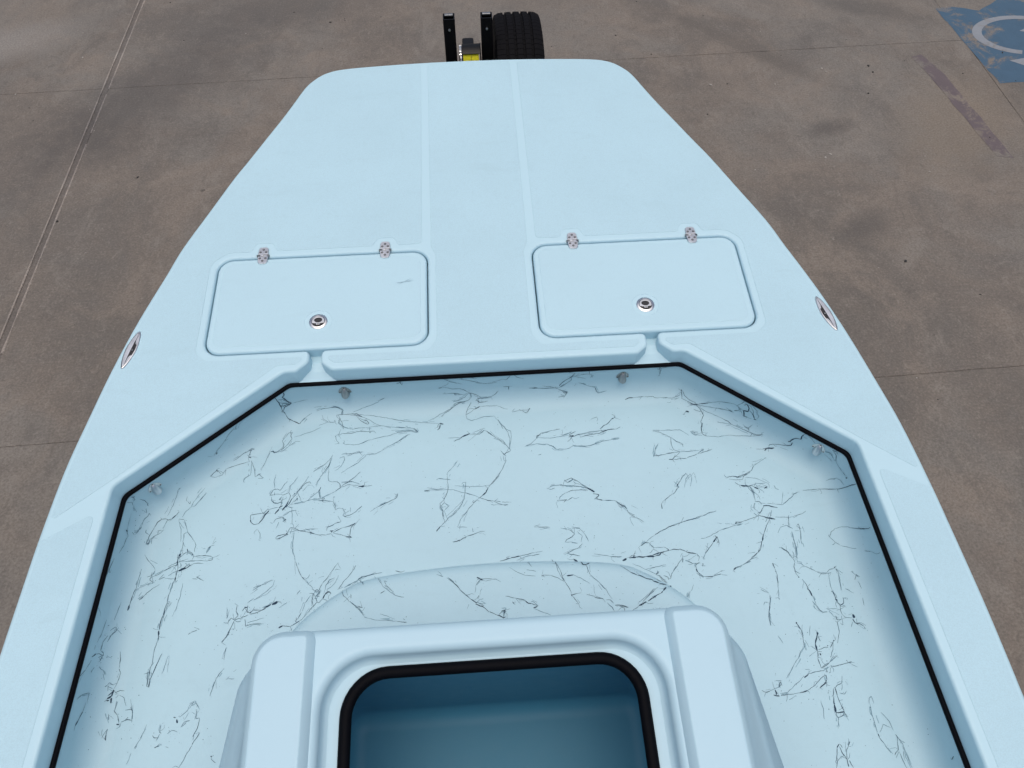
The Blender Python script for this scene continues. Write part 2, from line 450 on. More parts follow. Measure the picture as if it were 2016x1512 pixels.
# one opening: cockpit + drain slots + both hatch recesses
HX0, HX1, HY0, HY1 = .163, .816, 1.284, 1.646
def half(s):
    L_ = [(.577, 1.213, .03), (.543, 1.213, .02), (.508, 1.245, .02), (.508, HY0, .016), (HX1, HY0, .05), (HX1, HY1, .05), (HX0, HY1, .05), (HX0, HY0, .05), (.474, HY0, .016), (.474, 1.24, .02), (.442, 1.213, .02)]
    return [(s*x, y, rr) for x, y, rr in L_]
open_pts = [(1.03, -1.45, .08), (1.03, .1, .5), (.99, .887, .03)]+half(1)+half(-1)[::-1]+[(-.99, .887, .03), (-1.03, .1, .5), (-1.03, -1.45, .08)]
OPEN = rpoly(open_pts, 7)
ER = .009
b = bmesh.new()
cap(b, offs(GUN, -G_R-.004), [offs(OPEN, ER+.004)], 0.)
sweep(b, GUN, quarter(-G_R, 0., G_R, 1, 6)+[(0., -.045), (-.004, -.052), (-.022, -.054)])
sweep(b, OPEN, quarter(ER, 0., ER, -1, 7)+[(0, -.03), (0, -.062)], flip=True)
deck = mk('deck', b, M_GEL, boat)
# flat flange behind the coaming so nothing shows through
# gutters under hatches and slots
for s in (-1, 1):
    b = bmesh.new()
    lp = rpoly([(s*(HX0-.02), HY0-.005, 0), (s*(HX1+.02), HY0-.005, 0), (s*(HX1+.02), HY1+.02, 0), (s*(HX0-.02), HY1+.02, 0)])
    cap(b, lp, [], -.042)
    rows = [[b.verts.new((s*x, y, z)) for x in (x0, x1)] for x0, x1, y, z in ((.462, .520, HY0+.004, -.0405), (.462, .520, 1.262, -.038), (.455, .527, 1.236, -.046), (.438, .547, 1.2122, -.0602))]
    for q0, q1 in zip(rows[:-1], rows[1:]): b.faces.new([q0[0], q0[1], q1[1], q1[0]])
    mk('hatch_gutter', b, M_GEL, boat, False)
# hull below the gunwale
def hullwarp(p, k):
    t = max(0, (p.y-.8)/1.8)
    p.y -= HRAKE[k]*t*t; return p
HRAKE = [0, 0, .02, .12, .35, .7, .8]
b = bmesh.new()
hp = [(-.006, -.050), (-.02, -.07), (-.03, -.12), (-.06, -.30), (-.13, -.50), (-.20, -.62), (-.6, -.66)]
rg = sweep(b, GUN, hp, warp=hullwarp)
b.faces.new(rg[-1])
hull = mk('hull', b, M_GEL, boat); autosmooth(hull, 40)
# cockpit liner: wall, fillet, floor
PIT = rpoly([(1.03, -1.45, .08), (1.03, .1, .5), (.99, .887, .04), (.577, 1.213, .04), (-.577, 1.213, .04), (-.99, .887, .04), (-1.03, .1, .5), (-1.03, -1.45, .08)], 7)
ZF, FR = -.2, .065
PIT2 = rpoly([(1.03, -1.45, .1), (1.03, .1, .5), (.99, .887, .09), (.577, 1.213, .09), (-.577, 1.213, .09), (-.99, .887, .09), (-1.03, .1, .5), (-1.03, -1.45, .1)], 9)
b = bmesh.new()
pr = [(.02, -.062), (0., -.064), (0, -.10), (0, ZF+FR)]
for k in range(1, 8):
    t = pi/2*k/7; pr.append((-FR+FR*cos(t), ZF+FR-FR*sin(t)))
pr.append((-FR-.005, ZF))
sweep(b, PIT2, pr, flip=True)
ext = [Vector((x*.1, y*.1)) for x in range(-9, 10) for y in range(-13, 11) if inside(offs(PIT, -.1), x*.1, y*.1)]
CX = -.020
OPN = rpoly([(-.283, -.25, .075), (.283, -.25, .075), (.283, .318, .075), (-.283, .318, .075)], 10)
UNDER = [Vector((x+CX, y)) for x, y in ((-.405, -.365), (.405, -.365), (.405, .357), (-.405, .357))]
ext = [p for p in ext if not inside(offs(UNDER, .02), p.x, p.y)]
cap(b, offs(PIT2, -FR-.005), [UNDER], ZF, 0, ext)
liner = mk('cockpit_liner', b, M_LIN, boat)
# raised plinth in front of the console
PL = catmull([Vector((x*1.033-.012, y*1.033)) for x, y in ((-.6, .30), (-.585, .38), (-.55, .45), (-.5, .53), (-.40, .605), (-.31, .638), (-.1, .656), (.1, .656), (.31, .638), (.40, .605), (.5, .53), (.55, .45), (.585, .38), (.6, .30))], 5)+[Vector((.608, -.4)), Vector((-.632, -.4))]
b = bmesh.new(); cap(b, offs(PL, -.034), [UNDER], -.168); sweep(b, PL, quarter(-.03, -.168, .03, 1, 6)+[(.004, -.1995)])
plinth = mk('floor_plinth', b, M_LIN, boat)
# black edge trim round the cockpit
b = bmesh.new()
sweep(b, PIT, [(.004, -.0615), (-.004, -.0600), (-.0088, -.0615), (-.0102, -.066), (-.0088, -.0715), (-.004, -.073), (.004, -.0725)], flip=True)
mk('cockpit_gasket', b, M_RUB, boat)

# non-skid panels
def panel(name, pts, seg=5, holes=()):
    lp = rpoly(pts, seg); b = bmesh.new()
    cap(b, offs(lp, -.0015), list(holes), .0009)
    sweep(b, lp, [(-.0015, .0009), (-.0004, .0007), (0., .0002)])
    return mk(name, b, M_SKID, boat, False)
def gun_in(m, y0, y1):
    l = offs(right, 0) if False else None
    g_ = offs(GUN, -m); k0 = len(left)
    return [p for p in g_[k0:] if y0 <= p.y <= y1 and p.x > .1]
def outer_panel(s):
    ed = [p for p in gun_in(.016, .80, 2.6) if p.x > .20]
    P_ = [(.181, 2.566, .012)]+[(p.x, p.y, 0) for p in ed]
    P_ += [(1.128, .798, .012), (1.003, .897, .01), (.596, 1.236, .02), (.546, 1.236, .012), (.529, 1.25, .006), (.529, 1.262, .006), (.80, 1.264, .02), (.837, 1.29, .04), (.837, 1.63, .05), (.79, 1.670, .04)]
    for hx in (.678, .297):
        P_ += [(hx+.040, 1.670, .012), (hx+.026, 1.703, .016), (hx-.026, 1.703, .016), (hx-.040, 1.670, .012)]
    P_ += [(.181, 1.672, .014)]
    if s < 0: P_ = mirror(P_)
    return panel('nonskid_panel', P_, 4)
outer_panel(1); outer_panel(-1)
c_ = [(.1555, 2.570, .012), (.153, 1.66, 0), (.139, 1.62, .02), (.139, 1.30, .04), (.165, 1.262, .02), (.452, 1.262, .006), (.452, 1.25, .006), (.436, 1.236, .012)]
panel('nonskid_panel', c_+mirror(c_), 5)
for s in (-1, 1):
    ed = [p for p in gun_in(.016, -1.4, .735)]
    P_ = [(p.x, p.y, 0) for p in ed]+[(1.055, -1.4, .01), (1.055, .1, .5), (1.019, .815, .012)]
    P_ = [(1.147, .742, .012)]+P_
    if s < 0: P_ = mirror(P_)
    panel('nonskid_panel', P_, 4)

# hatch lids with latch and hinges
def latch(lid, x, y):
    l = thing_part('latch', lid, (x, y, 0))
    b = bmesh.new(); lp = [Vector((.027*cos(2*pi*k/40), .027*sin(2*pi*k/40))) for k in range(40)]
    inn = [Vector((.0195*cos(2*pi*k/40), .0195*sin(2*pi*k/40))) for k in range(40)]
    sweep(b, lp, [(0., -.001), (0, .0012), (-.002, .0026), (-.0065, .0036), (-.0073, .0030), (-.0075, .0005)])
    bz = mk('latch_bezel', b, M_SS, lid); autosmooth(bz, 45)
    bz.location = (x, y, 0)
    b = bmesh.new(); disc(b, (0, 0), .0205, .0205, -.001, .0012, 36)
    w_ = mk('latch_well_shade', b, M_DARK, lid, False); w_.location = (x, y, 0)  # flat disc on the uncut lid, finger hole's shade painted dark
    # pull: half-moon with an eyelet, finger hole towards the bow
    b = bmesh.new()
    P_ = [Vector((.0185*cos(radians(a)), .0185*sin(radians(a)))) for a in range(-18, 199, 9)]
    P_ += [Vector(q) for q in ((-.006, -.0075), (-.005, -.0125), (.005, -.0125), (.006, -.0075))]
    H_ = [Vector((.0118*cos(2*pi*k/28), .0045+.0088*sin(2*pi*k/28))) for k in range(28)]
    cap(b, offs(P_, -.0006), [offs(H_, .0006)], .0034)
    sweep(b, P_, [(-.0006, .0034), (0, .003), (0, .001)]); sweep(b, H_, [(.0006, .0034), (0, .003), (0, .001)], flip=True)
    p_ = mk('latch_pull', b, M_SS, lid, False); p_.location = (x, y, 0)
    b = bmesh.new(); disc(b, (0, -.0098), .0028, .0022, .002, .0042, 14)
    k_ = mk('latch_rivet', b, M_SSD, lid, False); k_.location = (x, y, 0)
def thing_part(*a): return None
for s in (-1, 1):
    cx, cy = s*.4895, 1.465
    lw, lh = (HX1-HX0)/2-.0038, (HY1-HY0)/2-.0038
    lp = rpoly([(-lw, -lh, .046), (lw, -lh, .046), (lw, lh, .046), (-lw, lh, .046)], 10)
    b = bmesh.new()
    cap(b, offs(lp, -.0135), [], 0.); sweep(b, lp, quarter(-.0095, 0., .0095, 1, 7)+[(0, -.041)])
    lid = mk('hatch_lid', b, M_GEL, boat); lid.location = (cx, cy, -.0005)
    lid['label'] = 'left hatch lid with a pale scuff near its inner edge' if s < 0 else 'right hatch lid, unmarked'
    # non-skid field of the lid, with a clear ring round the latch
    ring = [Vector((.040*cos(2*pi*k/40), -.080+.040*sin(2*pi*k/40))) for k in range(40)]
    fl = rpoly([(-lw+.019, -lh+.021, .034), (lw-.019, -lh+.021, .034), (lw-.019, lh-.0165, .034), (-lw+.0165, lh-.0165, .034)], 8)
    b = bmesh.new(); cap(b, offs(fl, -.0015), [offs(ring, .001)], .0008)
    sweep(b, fl, [(-.0015, .0008), (0, .0001)]); sweep(b, ring, [(.001, .0008), (0, .0001)], flip=True)
    mk('nonskid_field', b, M_LID, lid, False)
    latch(lid, 0, -.080)
    if s < 0:
        b = bmesh.new()
        for k in range(3):
            pts = [Vector((.236+.0+t*.046-.004*k, .045+.002*k+t*.016+.003*sin(t*5+k), 0)) for t in [q/8 for q in range(9)]]
            prev = None
            for q, p in enumerate(pts):
                wv = .0014*sin(pi*(q+.3)/8.6)
                row = (b.verts.new((p.x, p.y-wv, .0013+.0002*k)), b.verts.new((p.x, p.y+wv, .0013+.0002*k)))
                if prev: b.faces.new([prev[0], row[0], row[1], prev[1]])
                prev = row
        mk('scuff_mark', b, M_SCUFF, lid, False)
    for hx in (.678, .297):
        root = bmesh.new()
        # two leaves interlocking at the knuckle
        up_ = rpoly([(-.0165, .004, .001), (-.0085, .004, 0), (-.0085, -.0025, 0), (.001, -.0025, 0), (.001, .004, 0), (.0165, .004, .001), (.0145, .026, .006), (.010, .033, .008), (-.010, .033, .008), (-.0145, .026, .006)], 4)
        dn_ = rpoly([(-.0165, -.0045, .001), (-.010, -.0045, 0), (.0022, -.0045, 0), (.0022, .0022, 0), (.0125, .0022, 0), (.0125, -.0045, 0), (.0165, -.0045, .001), (.0145, -.026, .006), (.010, -.033, .008), (-.010, -.033, .008), (-.0145, -.026, .006)][::-1], 4)
        hg = None
        for nm, lp2 in (('hinge', up_), ('hinge_leaf', dn_)):
            b = bmesh.new(); cap(b, offs(lp2, -.001), [], .0050); sweep(b, lp2, [(-.001, .0050), (0, .0042), (0, .0008)])
            if nm == 'hinge':
                box(b, (0, 0, -.002), (.032, .008, .008), 1)
                hg = mk('hinge', b, [M_SS, M_DARK], boat, False); hg.location = (s*hx, 1.651, -.0002)
            else:
                mk('hinge_leaf', b, M_SS, hg, False)
        b = bmesh.new(); tube(b, [(-.0195, 0, .001), (.0195, 0, .001)], .0042, 10)
        mk('hinge_pin', b, M_SSD, hg)
        for q in (-1, 1):
            for (px, py) in ((-.0088, .0125), (.0088, .0125), (0, .0225)):
                b = bmesh.new(); disc(b, (0, 0), .0036, .0036, .0046, .0054, 14, 0); disc(b, (0, 0), .0018, .0018, .005, .0058, 8, 1)
                sc = mk('screw', b, [M_DARK, M_SSD], hg, False); sc.location = (px, py*q, 0)

# pull-up cleats let into the gunwale
for s in (-1, 1):
    ang = atan2(.129, -.028) if s > 0 else atan2(.129, .028)
    lens = lambda a, wv: [Vector((a*t, wv*sgn*(1-abs(t)**2.3))) for sgn, ts in ((-1, [k/12-1 for k in range(25)]), (1, [1-k/12 for k in range(25)])) for t in ts]
    def lenslp(a, wv, tip):
        out = []
        for k in range(48):
            t = 2*pi*k/48; c = cos(t)
            out.append(Vector((a*(abs(c)**.9)*(1 if c > 0 else -1), wv*sin(t)*(1-.25*abs(c)))))
        return out
    O_ = lenslp(.066, .0165, 0)
    b = bmesh.new(); sweep(b, O_, [(0, -.001), (0, .0016), (-.0012, .0034), (-.0034, .0042), (-.0042, .0036), (-.0046, .001)])
    cl = mk('cleat', b, M_SS, boat); autosmooth(cl, 50)
    side = s                                    # bar lies on the outboard half
    cl.location = (s*1.0235, 1.317, 0); cl.rotation_euler = (0, 0, ang)
    ob = -1 if s > 0 else 1                    # local y of outboard
    b = bmesh.new()
    cap(b, offs(O_, -.0044), [], .0014)
    mk('cleat_well_shade', b, M_DARK, cl, False)  # flat sheet above the deck, its dark colour painting the recess shade
    # flat cleat bar
    B_ = []
    for k in range(25):
        t = -1+k/12; B_.append(Vector((.060*t, ob*(.0115*(1-abs(t)**2.4)))))
    for k in range(1, 24):
        t = 1-k/12; B_.append(Vector((.060*t, ob*(-.0022+.0006*cos(t*3)))))
    b = bmesh.new(); cap(b, offs(B_, -.0012), [], .0064); sweep(b, B_, [(-.0012, .0064), (0, .0056), (0, .001)])
    mk('cleat_bar', b, M_SS, cl, False)
    # inboard lip with a scooped finger recess
    for sg in (-1, 1):
        b = bmesh.new()
        L1 = [Vector((sg*x, ob*-1*y)) for x, y in ((.059, .0028), (.030, .0032), (.021, .0062), (.018, .0106), (.030, .0100), (.045, .0078), (.056, .0046))]
        cap(b, L1, [], .0040)
        sweep(b, L1, [(0, .0040), (0, .001)])
        mk('cleat_lip', b, M_SS, cl, False)
    b = bmesh.new(); tube(b, [(0, ob*-.006, .0012), (0, ob*-.003, .0032)], .0035, 10)
    mk('cleat_stem', b, M_SSD, cl)

# clamshell light covers on the cockpit wall
def shell(loc, nrm, bright):
    nrm = Vector(nrm).normalized(); v_ = Vector((0, 0, 1)); u_ = v_.cross(nrm).normalized()
    mat = Matrix((u_, nrm, v_)).transposed().to_4x4(); mat.translation = Vector(loc)
    b = bmesh.new()                              # flange, three lobes
    lp = rpoly([(-.020, -.010, .005), (-.013, -.012, .004), (.013, -.012, .004), (.020, -.010, .005), (.017, .004, .010), (.005, .019, .006), (-.005, .019, .006), (-.017, .004, .010)], 5)
    f0 = [b.verts.new((p.x, .0001, p.y)) for p in lp]; f1 = [b.verts.new((p.x, .0016, p.y)) for p in lp]
    b.faces.new(f1)
    for k in range(len(lp)):
        b.faces.new([f0[k], f0[(k+1) % len(lp)], f1[(k+1) % len(lp)], f1[k]])
    o = mk('light_cover', b, M_SS if bright else M_SSD, boat, False); o.matrix_local = mat
    b = bmesh.new(); rings = []                  # hood: half cone opening downwards
    for i in range(9):
        t = i/8; z = .012-.029*t; rx = .0035+.0092*sqrt(t)*1.02; ry = .002+.0165*(t**.75)
        rings.append([b.verts.new((rx*cos(pi*k/14), .0014+ry*sin(pi*k/14), z)) for k in range(15)])
    for a_, c2 in zip(rings[:-1], rings[1:]):
        for k in range(14): b.faces.new([a_[k], c2[k], c2[k+1], a_[k+1]])
    tp = b.verts.new((0, .0016, .0135))
    for k in range(14): b.faces.new([rings[0][k], rings[0][k+1], tp])
    mk('cover_hood', b, M_SS if bright else M_SSD, o)
    b = bmesh.new(); t = rings and None
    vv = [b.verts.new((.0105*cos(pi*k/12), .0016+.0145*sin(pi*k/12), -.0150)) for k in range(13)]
    b.faces.new(vv); mk('cover_mouth_shade', b, M_DARK, o, False)  # face across the hood, coloured dark as its shaded inside
    for (x, z) in ((-.0155, -.007), (.0155, -.007), (0, .0158)):
        b = bmesh.new()
        c2 = [b.verts.new((x+.0022*cos(2*pi*k/10), .0022, z+.0022*sin(2*pi*k/10))) for k in range(10)]
        b.faces.new(c2); mk('screw', b, M_DARK, o, False)
shell((-.425, 1.2128, -.118), (0, -1, 0), False); shell((.411, 1.2128, -.118), (0, -1, 0), False)
dn = Vector((-.326, -.413, 0)).normalized()
for s in (-1, 1):
    p = Vector((.577+.413*.865, 1.213-.326*.865)); shell((s*p.x, p.y, -.112), (s*dn.x, dn.y, 0), True)

# ------------------------------------------------------------------ console box
b = bmesh.new()
TZ = .288
CO = rpoly([(-.472, -.42, .08), (.472, -.42, .08), (.472, .409, .095), (-.472, .409, .095)], 10)
RC = rpoly([(-.333, -.30, .10), (.333, -.30, .10), (.333, .352, .10), (-.333, .352, .10)], 10)
cap(b, offs(CO, -.022), [offs(RC, .022)], TZ)
def skirt(p, k):
    if k >= 9:
        t = (0, .5, 1., 1.02, .98)[k-8]
        if abs(p.x) > .30:
            g_ = .05+max(0., .38-p.y)*.30; q_ = min(1, (abs(p.x)-.30)/.15); q_ = q_*q_*(3-2*q_)
            p.x += (1 if p.x > 0 else -1)*min(.16, g_)*t*q_
        if p.y > .3: p.y += .02*t
    return p
sweep(b, CO, quarter(-.018, TZ, .018, 1, 6)+[(0, TZ-.03), (.001, .20), (.002, .125), (.002, .105), (-.01, -.1995)], warp=skirt)
sweep(b, RC, quarter(.018, TZ, .018, -1, 7)[:-1]+[(.0005, TZ-.018), (-.002, TZ-.030), (-.005, TZ-.035), (-.011, TZ-.038)], flip=True)
cap(b, offs(RC, -.011), [OPN], TZ-.038)
console = mk('console_box', b, M_CON, boat); console.location = (CX, 0, 0)
for s in (-1, 1):                               # raised rails either side of the lid well
    RP = rpoly([(.347*s, -.41, .022), (.4705*s, -.41, .07), (.4705*s, .4075, .094), (.347*s, .4075, .022)][::s], 10)
    b = bmesh.new(); cap(b, offs(RP, -.019), [], TZ+.020)
    sweep(b, RP, [(-.019, TZ+.020), (-.0165, TZ+.020), (-.0135, TZ+.0188), (-.0045, TZ+.0045), (-.001, TZ+.0004), (0, TZ-.002)])
    mk('raised_rail', b, M_CON, console)
b = bmesh.new()
sweep(b, OPN, [(.0165, TZ-.039), (.017, TZ-.030), (.013, TZ-.0235), (.004, TZ-.0215), (-.004, TZ-.025), (-.0055, TZ-.032), (-.004, TZ-.046)], flip=True)
mk('lid_gasket', b, M_RUB, console)
WL = rpoly([(-.40, -.36, .06), (.40, -.36, .06), (.40, .352, .06), (-.40, .352, .06)], 10)
b = bmesh.new()                                 # storage well, wider than its opening
IZ, IR = -.40, .045
sweep(b, OPN, [(0., TZ-.038), (.002, TZ-.056)], flip=True)
cap(b, WL, [offs(OPN, .002)], TZ-.056)
pr = [(0., TZ-.056), (0., -.10), (0, IZ+IR+.02)]
for k in range(0, 7):
    t = pi/2*k/6; pr.append((-IR+IR*cos(t), IZ+IR-IR*sin(t)))
pr.append((-IR-.004, IZ))
sweep(b, WL, pr, flip=True); cap(b, offs(WL, -IR-.004), [], IZ)
mk('storage_well', b, M_WELL, console)

